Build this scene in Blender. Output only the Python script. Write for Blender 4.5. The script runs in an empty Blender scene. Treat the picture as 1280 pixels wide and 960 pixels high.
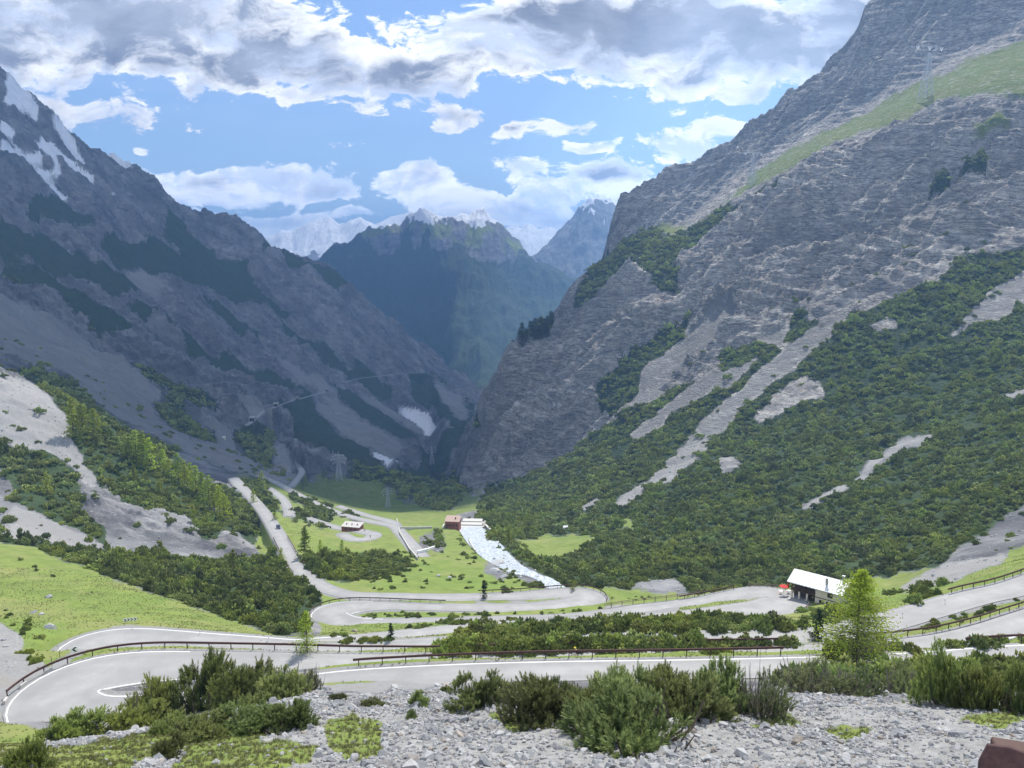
import bpy, bmesh, math, random, time
import numpy as np
from mathutils import Vector, Matrix, Euler
T_START = time.time()
rng = np.random.default_rng(7); random.seed(7)
scene = bpy.context.scene
COL = scene.collection
F = 962.0; PITCH = math.radians(8.9); CP, SP = math.cos(PITCH), math.sin(PITCH)

# ---------------------------------------------------------------- camera geometry
def ray(px, py):
    """photo pixel -> (azimuth x/y, elevation z/y) of the sight line"""
    px = np.asarray(px, float); py = np.asarray(py, float)
    a = (px-640)/F; b = (480-py)/F; y = CP+b*SP
    return a/y, (-SP+b*CP)/y
def proj(x, y, z):
    d = y*CP-z*SP; d = np.where(np.abs(d) < 1e-6, 1e-6, d)
    return 640+F*x/d, 480-F*(y*SP+z*CP)/d

# ---------------------------------------------------------------- small numerics
def pchip_slopes(x, y):
    """x, y arrays (n, m): monotone slopes down axis 0"""
    h = np.diff(x, axis=0); d = np.diff(y, axis=0)/h
    s = np.zeros_like(y)
    w1 = 2*h[1:]+h[:-1]; w2 = h[1:]+2*h[:-1]
    same = (d[:-1]*d[1:]) > 0
    with np.errstate(divide='ignore', invalid='ignore'):
        hm = (w1+w2)/(w1/d[:-1]+w2/d[1:])
    s[1:-1] = np.where(same, hm, 0)
    s[0] = d[0]; s[-1] = d[-1]
    return s
def hermite(x, y, s, k, u):
    h = x[k+1]-x[k]; t = u
    return ((2*t**3-3*t**2+1)*y[k]+(t**3-2*t**2+t)*h*s[k]+(-2*t**3+3*t**2)*y[k+1]+(t**3-t**2)*h*s[k+1])
def pchip1(x, y, q):
    x = np.asarray(x, float); y = np.asarray(y, float)
    s = pchip_slopes(x[:, None], y[:, None])[:, 0]
    q2 = np.clip(q, x[0], x[-1]); k = np.clip(np.searchsorted(x, q2)-1, 0, len(x)-2)
    h = x[k+1]-x[k]; t = (q2-x[k])/h
    return ((2*t**3-3*t**2+1)*y[k]+(t**3-2*t**2+t)*h*s[k]+(-2*t**3+3*t**2)*y[k+1]+(t**3-t**2)*h*s[k+1])
PERM = np.concatenate([np.random.default_rng(3).permutation(256)]*3)
GRAD = np.random.default_rng(5).normal(size=(256, 2)); GRAD /= np.linalg.norm(GRAD, axis=1)[:, None]
def noise2(x, y, seed=0):
    x = x+seed*17.31; y = y-seed*9.77
    xi = np.floor(x).astype(np.int64); yi = np.floor(y).astype(np.int64)
    xf = x-xi; yf = y-yi; xi &= 255; yi &= 255
    u = xf*xf*xf*(xf*(xf*6-15)+10); v = yf*yf*yf*(yf*(yf*6-15)+10)
    def g(ix, iy, dx, dy):
        h = PERM[PERM[ix & 255]+(iy & 255)]
        return GRAD[h, 0]*dx+GRAD[h, 1]*dy
    a = g(xi, yi, xf, yf); b = g(xi+1, yi, xf-1, yf)
    c = g(xi, yi+1, xf, yf-1); d = g(xi+1, yi+1, xf-1, yf-1)
    return ((a+(b-a)*u)*(1-v)+(c+(d-c)*u)*v)*1.5
def fbm(x, y, octs=4, seed=0, gain=.5, ridged=False):
    r = 0; a = 1; n = 0
    for o in range(octs):
        v = noise2(x, y, seed+o)
        if ridged: v = 1-2*np.abs(v)
        r = r+a*v; n += a; a *= gain; x = x*2.03; y = y*2.03
    return r/n
def sstep(a, b, x):
    t = np.clip((x-a)/(b-a), 0, 1); return t*t*(3-2*t)

# ---------------------------------------------------------------- the ground, as lines running across the valley, near to far: (rows to next line, [(px, py, Y)])
LINES = [
 (6,  [(640, None, .3, -1.7)]),
 (10, [(640, None, 2.2, -2.35)]),
 (10, [(640, None, 8., -6.7)]),
 (14, [(640, None, 14., -10.7)]),
 (150, [(-260,960,21),(640,960,20),(1540,960,20)]),
 (110, [(-260,930,36),(0,934,38),(60,930,40),(200,908,41),(300,888,41),(400,866,42),(520,862,40),(640,868,34),(750,876,32),(900,868,34),(980,862,38),(1100,868,38),(1280,884,34),(1540,890,32)]),
 (40, [(-260,934,52),(0,938,52),(60,934,53),(200,914,54),(300,894,54),(400,872,56),(470,864,58),(520,861,60),(560,862,60),(640,870,55),(750,878,54),(900,872,54),(980,866,56),(1100,871,56),(1280,888,54),(1540,895,52)]),
 (60, [(-260,912,72),(0,912,70),(60,908,71),(160,899,72),(200,893,74),(300,874,77),(400,858,80),(560,852,84),(850,843,88),(1000,838,90),(1100,833,92),(1280,820,100),(1540,795,110)]),
 (60, [(-260,872,86),(0,870,86),(100,865,86),(200,858,88),(300,850,88),(400,842,89),(427,836,90),(560,826,94),(700,822,97),(850,818,99),(1000,815,101),(1100,812,103),(1280,805,108),(1540,780,118)]),
 (50, [(-260,842,97),(0,840,98),(60,836,99),(100,826,103),(165,816,105),(300,818,104),(427,822,103),(500,822,103),(560,820,104),(700,815,108),(850,811,112),(1000,808,114),(1100,806,114),(1200,796,114),(1280,778,117),(1540,730,124)]),
 (50, [(-260,822,114),(0,818,115),(100,808,117),(200,803,118),(300,808,118),(427,812,117),(548,806,119),(650,800,124),(740,798,128),(900,797,130),(1000,793,133),(1100,780,137),(1180,762,139),(1280,738,142),(1540,680,150)]),
 (55, [(-260,800,130),(0,790,130),(100,792,131),(150,790,133),(200,789,133),(300,796,134),(360,801,133),(450,798,137),(520,791,144),(570,786,150),(670,778,160),(705,776,163),(850,768,174),(920,762,182),(1000,758,190),(1100,750,190),(1180,738,175),(1280,712,168),(1540,645,175)]),
 (55, [(-260,765,152),(0,770,148),(100,775,146),(200,778,150),(300,785,158),(360,785,170),(430,778,199),(520,774,200),(600,772,200),(700,769,200),(760,765,201),(850,756,203),(920,745,204),(990,739,212),(1100,735,220),(1180,722,198),(1280,700,185),(1540,625,190)]),
 (50, [(-260,665,240),(0,683,232),(100,706,215),(200,745,188),(300,772,175),(360,768,195),(430,745,237),(520,744,235),(600,743,235),(640,742,236),(700,736,240),(750,741,238),(800,751,228),(850,748,224),(920,736,232),(990,733,238),(1060,729,246),(1100,727,240),(1180,712,215),(1280,692,205),(1540,610,210)]),
 (70, [(-260,650,280),(0,672,275),(100,682,290),(200,692,300),(300,705,300),(360,705,285),(430,715,270),(520,705,300),(600,712,290),(640,712,300),(690,728,290),(720,760,262),(760,785,258),(850,790,262),(920,775,275),(990,765,285),(1100,762,275),(1180,745,245),(1280,718,235),(1540,635,235)]),
 (90, [(-260,520,335),(0,600,335),(100,615,350),(200,642,360),(280,665,360),(330,675,365),(350,668,385),(380,668,385),(430,672,385),(500,676,390),(520,682,375),(580,682,385),(640,692,365),(690,715,325),(720,735,305),(750,742,298),(850,746,298),(920,742,300),(990,736,305),(1100,730,300),(1180,706,285),(1280,682,275),(1540,575,275)]),
 (70, [(-260,350,440),(0,465,430),(80,502,430),(180,562,440),(240,592,480),(285,610,530),(300,620,500),(330,655,430),(350,652,440),(400,655,450),(430,660,440),(500,660,450),(560,655,480),(600,655,480),(640,672,440),(700,700,380),(750,702,370),(850,705,360),(990,690,370),(1100,680,360),(1200,665,340),(1280,655,330),(1540,530,330)]),
 (80, [(-260,360,600),(0,480,560),(80,517,560),(180,574,580),(240,602,600),(285,602,620),(300,598,640),(330,608,640),(360,612,660),(400,625,640),(430,632,640),(500,640,640),(560,638,660),(600,632,680),(640,645,600),(700,660,520),(750,665,500),(850,660,480),(990,640,470),(1100,620,460),(1200,600,440),(1280,580,430),(1540,450,420)]),
 (80, [(-260,280,900),(0,430,850),(80,470,850),(180,525,850),(240,550,850),(285,565,880),(330,580,900),(360,585,920),(400,600,950),(430,608,980),(500,616,1000),(540,622,1000),(570,616,1000),(600,610,950),(640,605,850),(700,600,760),(750,590,720),(850,570,680),(990,540,660),(1100,520,640),(1200,500,620),(1280,480,600),(1540,350,560)]),
 (230, [(-260,210,1250),(0,370,1200),(80,420,1200),(180,480,1200),(285,530,1250),(360,560,1300),(430,580,1350),(500,598,1400),(540,612,1380),(560,613,1200),(580,606,1070),(600,602,1030),(640,585,980),(700,568,900),(750,542,860),(800,510,850),(850,490,840),(900,462,830),(990,435,820),(1050,405,820),(1130,370,820),(1200,335,820),(1280,325,820),(1540,210,800)]),
 (110, [(-260,60,1600),(0,270,1600),(80,330,1600),(180,400,1650),(285,470,1700),(360,510,1750),(430,540,1800),(500,560,1800),(535,580,1700),(550,600,1350),(562,602,1210),(580,568,1130),(600,522,1130),(620,482,1150),(635,440,1180),(660,415,1220),(690,395,1250),(720,350,1300),(760,322,1330),(800,288,1350),(850,285,1330),(900,255,1330),(930,236,1330),(1000,195,1300),(1080,160,1270),(1150,128,1230),(1220,105,1180),(1280,95,1150),(1540,0,1050)]),
 (150, [(-260,-40,2000),(0,190,1950),(80,265,1950),(180,330,2000),(285,400,2100),(360,455,2150),(430,500,2200),(500,540,2200),(535,560,2150),(560,578,1700),(600,588,1500),(640,520,1450),(690,450,1480),(720,385,1500),(760,335,1550),(800,302,1600),(850,280,1600),(930,218,1600),(1000,177,1550),(1100,128,1500),(1180,80,1450),(1280,34,1400),(1540,-120,1300)]),
 (16, [(-260,-110,2500),(0,100,2500),(40,132,2520),(100,180,2600),(160,214,2700),(200,245,2700),(250,275,2750),(300,287,2800),(325,298,2820),(345,316,2830),(370,324,2850),(400,331,2900),(430,348,2950),(450,372,2960),(480,400,3000),(530,440,3100),(560,465,3200),(590,482,3300),(605,496,3200),(640,540,2600),(690,440,2200),(740,350,2000),(757,318,1950),(764,290,1950),(775,264,1950),(800,241,1950),(850,215,1950),(885,205,1900),(930,180,1900),(960,160,1900),(985,131,1880),(1020,112,1850),(1050,87,1830),(1072,50,1800),(1082,22,1800),(1115,-2,1780),(1200,-50,1700),(1280,-90,1650),(1540,-240,1600)]),
]
azs = np.concatenate([np.linspace(-1.02, -.735, 40)[:-1], np.arange(-.735, .735, .00138), np.linspace(.735, 1.02, 40)])
NC = len(azs)
NL = len(LINES)
nodeY = np.zeros((NL+2, NC)); nodeZ = np.zeros((NL+2, NC))
for k, (n, pts) in enumerate(LINES):
    if len(pts[0]) == 4:
        nodeY[k] = pts[0][2]; nodeZ[k] = pts[0][3]; continue
    P = np.array(pts, float); a, e = ray(P[:, 0], P[:, 1])
    ee = pchip1(a, e, azs)
    yy = np.exp(pchip1(a, np.log(P[:, 2]), azs))
    nodeY[k] = np.maximum(yy, nodeY[k-1]*1.02); nodeZ[k] = nodeY[k]*ee
nodeY[NL] = nodeY[NL-1]*1.3; nodeZ[NL] = nodeZ[NL-1]-.8*(nodeY[NL]-nodeY[NL-1])
nodeY[NL+1] = nodeY[NL-1]*2.0; nodeZ[NL+1] = np.minimum(nodeZ[NL]-.5*(nodeY[NL+1]-nodeY[NL]), -1100)
rows_n = [n for n, _ in LINES]+[14]
S = pchip_slopes(nodeY, nodeZ)
Yr, Zr = [], []
lineidx = []
for k, n in enumerate(rows_n):
    for i in range(n):
        u = i/n
        Y = nodeY[k]*(nodeY[k+1]/nodeY[k])**u
        t = (Y-nodeY[k])/(nodeY[k+1]-nodeY[k])
        Yr.append(Y); Zr.append(hermite(nodeY, nodeZ, S, k, t)); lineidx.append(k+u)
Yr.append(nodeY[-1]); Zr.append(nodeZ[-1]); lineidx.append(len(rows_n))
GY = np.array(Yr); GZ0 = np.array(Zr); NR = GY.shape[0]
LI = np.array(lineidx)
GX = GY*azs[None, :]

def zlook(x, y, G):
    """height of grid G under (x, y)"""
    a = x/y; f = np.interp(a, azs, np.arange(NC)); c = int(min(f, NC-2)); t = f-c
    z0 = np.interp(y, GY[:, c], G[:, c]); z1 = np.interp(y, GY[:, c+1], G[:, c+1])
    return z0*(1-t)+z1*t
def hit(px, py, lift=0., ymin=3., G=None):
    """where the sight line of a photo pixel meets the ground (raised by lift)"""
    G = GZ if G is None else G
    a, e = ray(px, py); f = float(np.interp(a, azs, np.arange(NC))); c = int(min(f, NC-2)); t = f-c
    Y = GY[:, c]*(1-t)+GY[:, c+1]*t; Z = G[:, c]*(1-t)+G[:, c+1]*t+lift
    E = Z/Y; ok = (E >= e) & (Y > ymin); i = int(np.argmax(ok))
    if not ok[i]: return None
    if i > 0 and Y[i-1] > ymin*.98 and E[i-1] < e:
        u = (e-E[i-1])/(E[i]-E[i-1]); y = Y[i-1]+(Y[i]-Y[i-1])*u
    else: y = Y[i]
    return Vector((float(a)*y, y, float(e)*y))
GZ = GZ0

# ---------------------------------------------------------------- roads, traced and dropped on the ground: (px, py, width)
ROADS = {  # px, py, width, height
 'B': dict(pts=[(1540,800,5.4,-47),(1400,815,5.4,-48),(1280,819,5.4,-48.5),(1150,827,4.8),(1000,833,4.8),(850,836,4.8,-49.5),(700,838,4.8),(560,842,4.8,-50.5),(427,850,4.8,-51),(330,866,5.6),(240,881,6.5),(150,892,8,-51.3),(94,896,9.5),(64,880,10,-51.7),(82,857,10),(120,842,10,-52.3),(175,834,9),(240,831,7.5),(330,829,6),(427,829,5.2,-53.5),(480,829,5),(540,829,5),(600,827,5,-55.6),(700,824,5),(850,820,5,-58),(1000,817,5),(1100,812,5),(1180,803,5.2,-58.5),(1240,790,5.6),(1290,774,5.8,-60),(1400,740,6),(1540,715,6,-62)]),
 'E': dict(pts=[(1540,640,5.6,-58),(1400,685,5.6),(1280,731,5.6,-60),(1220,746,5.6),(1160,763,5.6),(1100,780,5.6,-61.5),(1050,790,5.6),(990,796,5.6),(893,799,5.6,-62.5),(820,800,5.6),(740,800,5.6,-63.2),(650,803,5.6),(548,807,5.6,-64),(480,811,5.6),(400,815,5.6),(300,818,7,-65),(200,821,8),(140,821,9,-65.5),(105,812,10,-66),(125,803,10,-66.3),(160,799,9),(200,799,7.5,-66.7),(280,802,5.6),(360,807,5.6,-67.5),(400,804,5.0),(450,800,5.0,-70),(520,793,5.0,-73),(570,788,5.0,-75),(620,784,5.0),(670,780,5.0,-78.5),(705,778,5.0,-79.5),(780,775,5.0),(850,771,5.6,-83.5),(910,766,8),(960,760,10,-87.5),(982,750,11,-89.5),(960,742,10,-91),(925,744,8),(890,749,5.6),(850,756,5.6,-93.5),(800,763,7),(740,770,5.0,-95),(700,773,4.6),(600,776,4.6,-96.5),(520,778,4.6),(470,779,5.5,-98),(432,778,8.5),(410,769,10.5,-98.7),(425,761,10,-99.3),(470,757,6),(520,758,4.8,-100),(600,760,4.8),(660,760,5.6,-101),(705,757,8),(738,751,9.5,-102.5),(728,743,10,-103.3),(690,743,8),(640,745,5.6,-104),(560,747,5.0),(500,746,5.0,-105.5),(440,744,5.0,-106.5),(405,735,5.6,-108.5),(382,720,5.6,-111),(368,705,5.6,-114),(357,685,5.6,-119),(345,663,5.6,-127),(330,640,5.6,-138),(315,622,5.6,-149),(300,607,6.8,-160),(292,598,7,-168)]),
}
def catmull(P, step):
    P = np.asarray(P, float); out = []
    Q = np.vstack([2*P[0]-P[1], P, 2*P[-1]-P[-2]])
    for i in range(1, len(Q)-2):
        p0, p1, p2, p3 = Q[i-1:i+3]
        n = max(2, int(np.linalg.norm((p2-p1)[:3])/step))
        for t in np.arange(n)/n:
            out.append(.5*(2*p1+(p2-p0)*t+(2*p0-5*p1+4*p2-p3)*t*t+(3*p1-p0-3*p2+p3)*t**3))
    out.append(P[-1]); return np.array(out)
def resample(P, step):
    d = np.r_[0, np.cumsum(np.linalg.norm(np.diff(P[:, :2], axis=0), axis=1))]
    q = np.arange(0, d[-1], step); return np.stack([np.interp(q, d, P[:, k]) for k in range(P.shape[1])], 1)
def smooth(v, n):
    k = np.hanning(2*n+3)[1:-1]; k /= k.sum()
    return np.convolve(np.pad(v, (n, n), mode='edge'), k, 'valid')
def trace_z(pts, step=1., sz=8, sxy=3):
    d = [0]
    for a, b in zip(pts, pts[1:]): d.append(d[-1]+math.hypot(a[0]-b[0], 2*(a[1]-b[1])))
    kz = [(dd, p[3]) for dd, p in zip(d, pts) if len(p) > 3]
    W = []
    for dd, p in zip(d, pts):
        z = float(np.interp(dd, [k[0] for k in kz], [k[1] for k in kz])); a, e = ray(p[0], p[1]); y = z/float(e)
        W.append((float(a)*y, y, z, p[2]))
    R = resample(catmull(W, step), step); R[:, 2] = smooth(R[:, 2], sz)
    for k in (0, 1, 3): R[:, k] = smooth(R[:, k], sxy)
    return R
def trace(pts, lift, ymin=50., step=1., sz=14, sxy=3, G=None):
    W = []
    for p in pts:
        h = hit(p[0], p[1], lift, p[3] if len(p) > 3 else ymin, G)
        if h is None: continue
        W.append((h.x, h.y, h.z, p[2]))
    R = resample(catmull(W, step), step)
    if len(R) > 2*sz+3:
        R[:, 2] = smooth(R[:, 2], sz)
        for k in (0, 1, 3): R[:, k] = smooth(R[:, k], sxy)
    return R
# lower loops on the valley floor
ROADS['low'] = dict(lift=.8, ymin=330, sz=8, pts=[(290,594,6),(318,594,6),(345,603,6),(380,622,6),(420,640,6),(460,651,6),(490,657,6.5),(500,665,6),(515,682,6),(530,700,6)])
ROADS['low2'] = dict(lift=.8, ymin=330, sz=8, pts=[(424,633,6),(455,643,6),(485,651,7),(494,656,7)])
ROADS['loop'] = dict(lift=.8, ymin=330, sz=8, pts=[(336,610,5.5),(352,622,5.5),(360,636,5.5),(362,645,5.5)])
ROADS['loop2'] = dict(lift=.8, ymin=330, sz=8, pts=[(385,648,5.5),(420,659,5.5),(452,664,6.5),(467,668,7),(460,673,7),(440,673,6),(428,668,5.5)])
ROADS['far'] = dict(lift=.8, ymin=500, sz=8, pts=[(352,568,6),(366,576,6),(377,588,6.5),(372,598,6.5),(364,608,6)])
LATE = {}
LATE['gallery'] = dict(lift=2.5, ymin=900, sz=12, pts=[(308,532,7),(318,524,7),(330,514,7),(345,508,7),(362,502,7),(380,497,7),(398,492,7),(414,488,7)])
LATE['gallery2'] = dict(lift=2.5, ymin=900, sz=12, pts=[(428,478,7),(450,473,7),(475,470,7),(500,467,7),(530,466,7),(560,466,7)])
rd = {}
for k, r in ROADS.items():
    rd[k] = trace_z(r['pts']) if len(r['pts'][0]) > 3 and 'ymin' not in r else trace(r['pts'], r['lift'], r.get('ymin', 58.), sz=r.get('sz', 14), G=GZ0)
for k in rd:
    print('road', k, len(rd[k]), 'z', rd[k][::max(1, len(rd[k])//12), 2].round(0), 'Y', rd[k][::max(1, len(rd[k])//12), 1].round(0))
# ---------------------------------------------------------------- level the ground under the roads
RS = np.vstack([rd[k] for k in rd])
def road_dist(x, y):
    """distance to nearest road centre minus half width, and that road's height"""
    n = len(x); D = np.full(n, 99.); Zt = np.zeros(n)
    cell = 8.; R = 14
    keys = {}
    for i, (a, b) in enumerate(RS[:, :2]):
        keys.setdefault((int(a//cell), int(b//cell)), []).append(i)
    cx = np.floor(x/cell).astype(int); cy = np.floor(y/cell).astype(int)
    code = (cx+5000)*20000+(cy+5000)
    order = np.argsort(code); sc = code[order]
    near = set()
    for (a, b) in keys:
        for i in range(-2, 3):
            for j in range(-2, 3): near.add((a+i, b+j))
    for (a, b) in near:
        c = (a+5000)*20000+(b+5000)
        lo = np.searchsorted(sc, c); hi = np.searchsorted(sc, c, 'right')
        if lo == hi: continue
        idx = order[lo:hi]
        cand = [q for i in range(-2, 3) for j in range(-2, 3) for q in keys.get((a+i, b+j), ())]
        S_ = RS[cand]
        d = np.hypot(x[idx, None]-S_[None, :, 0], y[idx, None]-S_[None, :, 1])-S_[None, :, 3]/2
        m = np.argmin(d, 1); D[idx] = d[np.arange(len(idx)), m]; Zt[idx] = S_[m, 2]
    return D, Zt
sel = np.where((GY > 50) & (GY < 2300))
rD = np.full(GY.shape, 99.); rZ = np.zeros(GY.shape)
rD[sel], rZ[sel] = road_dist(GX[sel], GY[sel])

# ---------------------------------------------------------------- what covers the ground: outlines in photo pixels, rasterised at half size
MX0, MY0, MS = -260, -260, 2
MW, MH = (1540-MX0)//MS, (1100-MY0)//MS
gx, gy = np.meshgrid(MX0+MS*(np.arange(MW)+.5), MY0+MS*(np.arange(MH)+.5))
def poly(mask, pts, val=1.):
    P = np.array(pts, float); x0, y0 = P.min(0); x1, y1 = P.max(0)
    i0 = max(0, int((y0-MY0)/MS)); i1 = min(MH, int((y1-MY0)/MS)+2); j0 = max(0, int((x0-MX0)/MS)); j1 = min(MW, int((x1-MX0)/MS)+2)
    X = gx[i0:i1, j0:j1]; Y = gy[i0:i1, j0:j1]; ins = np.zeros(X.shape, bool)
    for a, b in zip(P, np.roll(P, -1, 0)):
        if a[1] == b[1]: continue
        c = ((a[1] > Y) != (b[1] > Y)) & (X < (b[0]-a[0])*(Y-a[1])/(b[1]-a[1])+a[0]); ins ^= c
    m = mask[i0:i1, j0:j1]; m[ins] = val
GRASS, VEG, SCREE, SNOW, ROCK, DIRT = range(6)
cls = np.full((MH, MW), ROCK, float)
def P_(c, *polys):
    for p in polys: poly(cls, p, c)
Q = 1540; N = -260
# left mountain
P_(VEG, [(N,240),(0,282),(60,297),(110,322),(150,337),(195,367),(130,360),(60,342),(0,322),(N,270)],
 [(125,303),(165,305),(200,312),(240,330),(262,352),(330,387),(300,382),(230,362),(150,337)],
 [(210,258),(236,272),(234,300),(270,318),(305,335),(330,372),(372,402),(340,397),(290,368),(225,322),(208,290)],
 [(320,300),(370,325),(432,348),(448,368),(420,362),(395,348),(360,336)],
 [(0,325),(60,350),(130,398),(170,430),(130,424),(60,372),(0,347)],
 [(36,252),(70,250),(110,275),(125,300),(80,285),(40,270)],
 [(103,398),(150,405),(167,425),(140,428)],
 [(150,452),(190,473),(230,498),(279,525),(272,531),(220,512),(165,478)],
 [(187,506),(215,510),(273,545),(268,556),(225,542),(190,522)],
 [(24,455),(60,468),(90,480),(115,503),(160,538),(240,570),(200,570),(90,510),(30,475)],
 [(282,545),(320,553),(368,578),(362,596),(310,582),(280,572)],
 [(345,510),(375,502),(410,520),(450,552),(490,585),(475,602),(425,592),(370,562)],
 [(405,484),(440,494),(500,530),(532,565),(505,562),(450,527)],
 [(505,470),(550,478),(592,508),(600,540),(560,530),(530,515),(515,500)],
 [(280,330),(310,350),(350,390),(340,395),(300,370)], [(255,380),(300,400),(330,430),(300,425),(262,400)],
 [(340,400),(400,440),(470,480),(520,530),(490,520),(430,470),(360,425)],
 [(200,400),(250,430),(320,470),(300,475),(240,445)],
 [(150,370),(200,392),(240,420),(225,420),(170,392)], [(290,445),(340,470),(400,490),(385,498),(330,484)], [(420,430),(450,450),(480,480),(455,470)])
P_(VEG, [(490,600),(540,566),(570,530),(590,512),(578,556),(558,604),(598,622),(600,640),(560,650),(430,655),(360,625),(290,585),(300,575),(370,590),(430,600)])
P_(SCREE, [(N,260),(0,368),(60,400),(110,430),(160,470),(205,505),(278,540),(305,566),(345,590),(330,596),(290,586),(235,566),(150,527),(90,480),(0,428),(N,330)],
 [(390,498),(440,520),(505,562),(490,572),(440,556),(400,528)], [(285,505),(330,520),(345,545),(320,552),(300,530)],
 [(440,495),(480,505),(520,530),(548,540),(535,548),(500,525),(460,508)],
 [(540,480),(575,500),(590,520),(575,520),(550,500)], [(345,568),(360,572),(370,598),(350,606),(340,590)],
 [(330,440),(400,480),(440,515),(425,512),(370,475)], [(0,430),(80,470),(60,470),(0,445)], [(130,330),(180,345),(250,400),(200,370)])
P_(VEG, [(187,506),(215,510),(273,545),(268,556),(225,542),(190,522)])
P_(SNOW, [(480,500),(500,511),(527,522),(551,535),(535,546),(524,531),(500,516)], [(462,569),(480,575),(497,580),(502,592),(487,596),(475,586)],
 [(4,104),(25,116),(53,146),(48,154),(28,140),(12,124)], [(48,162),(58,174),(85,198),(122,235),(117,236),(92,220),(70,197),(54,180)],
 [(0,153),(24,172),(20,177),(0,166)], [(0,192),(32,206),(28,209),(0,201)], [(16,188),(40,198),(62,210),(54,212),(25,201)],
 [(84,158),(120,184),(168,217),(156,214),(120,193),(95,174)], [(44,224),(70,237),(95,259),(60,244)], [(38,175),(55,185),(72,212),(60,205)], [(55,182),(66,195),(74,212),(66,206)],
 [(198,247),(212,254),(206,254)], [(0,120),(14,128),(20,140),(6,132)], [(60,150),(84,172),(110,205),(104,206),(78,180)], [(100,165),(140,196),(172,222),(160,220),(128,198)], [(30,206),(60,220),(82,236),(50,224)], [(64,206),(76,216),(78,236),(70,222)], [(0,172),(20,182),(36,190),(10,184)], [(22,232),(50,250),(40,246)], [(130,240),(150,256),(144,258)], [(170,225),(185,236),(178,234)], [(70,298),(95,315),(85,315)], [(28,218),(38,222),(32,224)], [(N,90),(-120,150),(-60,180),(-150,150)])
# buttress and right wall
P_(VEG, [(632,425),(640,408),(662,400),(692,396),(690,418),(672,432),(640,436)],
 [(742,500),(752,478),(790,440),(835,415),(868,395),(855,425),(805,468),(785,508),(762,515)],
 [(720,360),(742,330),(780,300),(800,285),(860,285),(925,265),(900,290),(865,312),(840,335),(850,360),(820,352),(790,345),(745,375),(715,392)],
 [(930,250),(960,235),(990,225),(970,245),(935,262)], [(1200,190),(1240,180),(1236,200),(1205,205)], [(1165,205),(1195,200),(1190,222),(1170,218)],
 [(880,270),(915,262),(935,270),(900,285)], [(800,370),(830,360),(850,380),(820,390)])
P_(GRASS, [(895,268),(935,224),(1000,180),(1060,152),(1150,104),(1280,50),(Q,-60),(Q,25),(1280,118),(1230,119),(1170,127),(1130,152),(1080,167),(1030,186),(990,214),(950,232),(925,246)],
 [(1210,157),(1250,138),(1268,144),(1228,158)], [(1110,140),(1180,98),(1280,50),(Q,-60),(Q,-20),(1280,72),(1200,104),(1150,122)], [(805,288),(840,283),(870,284),(838,294)])
P_(VEG, [(560,655),(575,640),(600,625),(640,606),(700,572),(758,532),(790,512),(850,482),(900,468),(960,440),(1000,440),(1050,400),(1095,383),(1180,345),(1190,320),(1280,318),(1400,260),(Q,200),(Q,700),(1280,690),(1180,760),(1100,790),(1000,790),(850,790),(760,780),(700,732),(650,703),(615,672),(600,650)])
P_(SCREE, [(1300,330),(1280,343),(1250,360),(1222,388),(1192,416),(1212,407),(1250,398),(1275,388),(1300,370)],
 [(1060,392),(1030,404),(985,436),(940,476),(905,505),(880,530),(860,556),(838,580),(812,606),(830,613),(862,585),(880,563),(905,538),(935,505),(985,465),(1012,440),(1050,410)],
 [(985,402),(930,440),(880,475),(850,497),(810,528),(786,550),(802,553),(840,525),(880,500),(905,490),(950,450),(1005,412)],
 [(912,375),(880,400),(850,428),(808,462),(785,512),(812,502),(850,465),(895,432),(925,405)],
 [(1182,545),(1130,563),(1085,595),(1050,622),(1000,645),(1006,637),(1060,607),(1090,583),(1130,553)], [(1300,480),(1262,495),(1250,502),(1300,495)],
 [(770,632),(800,612),(815,605),(800,620),(780,638)], [(725,640),(745,628),(750,632),(732,645)])
P_(ROCK, [(955,510),(985,482),(1005,470),(1020,480),(1030,500),(990,510),(960,530),(940,540)], [(895,580),(915,568),(935,582),(912,596),(898,594)], [(1175,712),(1190,690),(1235,668),(1262,648),(1320,600),(1320,690),(1240,702)], [(1080,408),(1112,400),(1128,412),(1110,420)],
 [(775,745),(800,730),(830,722),(862,735),(850,750),(790,756)], [(1185,420),(1200,412),(1205,418),(1190,424)])
P_(VEG, [(830,520),(870,500),(905,485),(930,490),(880,520),(840,548),(815,560)], [(900,440),(960,425),(980,430),(930,460),(900,470)], [(985,405),(1005,400),(1030,405),(990,430),(975,425)], [(790,570),(830,560),(845,572),(820,590),(795,590)])
# valley floor
P_(GRASS, [(290,592),(330,600),(430,603),(560,640),(600,640),(610,700),(664,735),(400,745),(350,700)])
P_(VEG, [(372,708),(392,692),(440,690),(500,698),(525,706),(505,722),(440,728),(392,726)], [(296,598),(330,606),(350,640),(336,640),(312,618)], [(362,612),(420,634),(400,642),(365,625)], [(380,640),(470,642),(450,652)], [(345,643),(380,640),(420,652),(400,662),(362,655)])
P_(GRASS, [(385,726),(430,728),(500,712),(540,700),(500,695),(540,668),(560,655),(585,662),(592,690),(620,712),(664,735),(640,742),(430,744),(400,738)],
 [(640,682),(680,668),(740,672),(752,684),(700,702),(662,697)], [(343,648),(380,653),(420,664),(440,676),(430,690),(395,694),(360,690)],
 [(376,592),(400,598),(440,612),(470,635),(510,655),(540,655),(530,662),(500,658),(430,640),(390,616)],
 [(552,650),(560,640),(575,624),(598,620),(605,630),(590,645),(575,655)], [(455,668),(500,664),(515,690),(480,690)], [(480,655),(545,652),(545,664),(500,664)], [(770,660),(790,655),(795,665),(775,670)])
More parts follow.
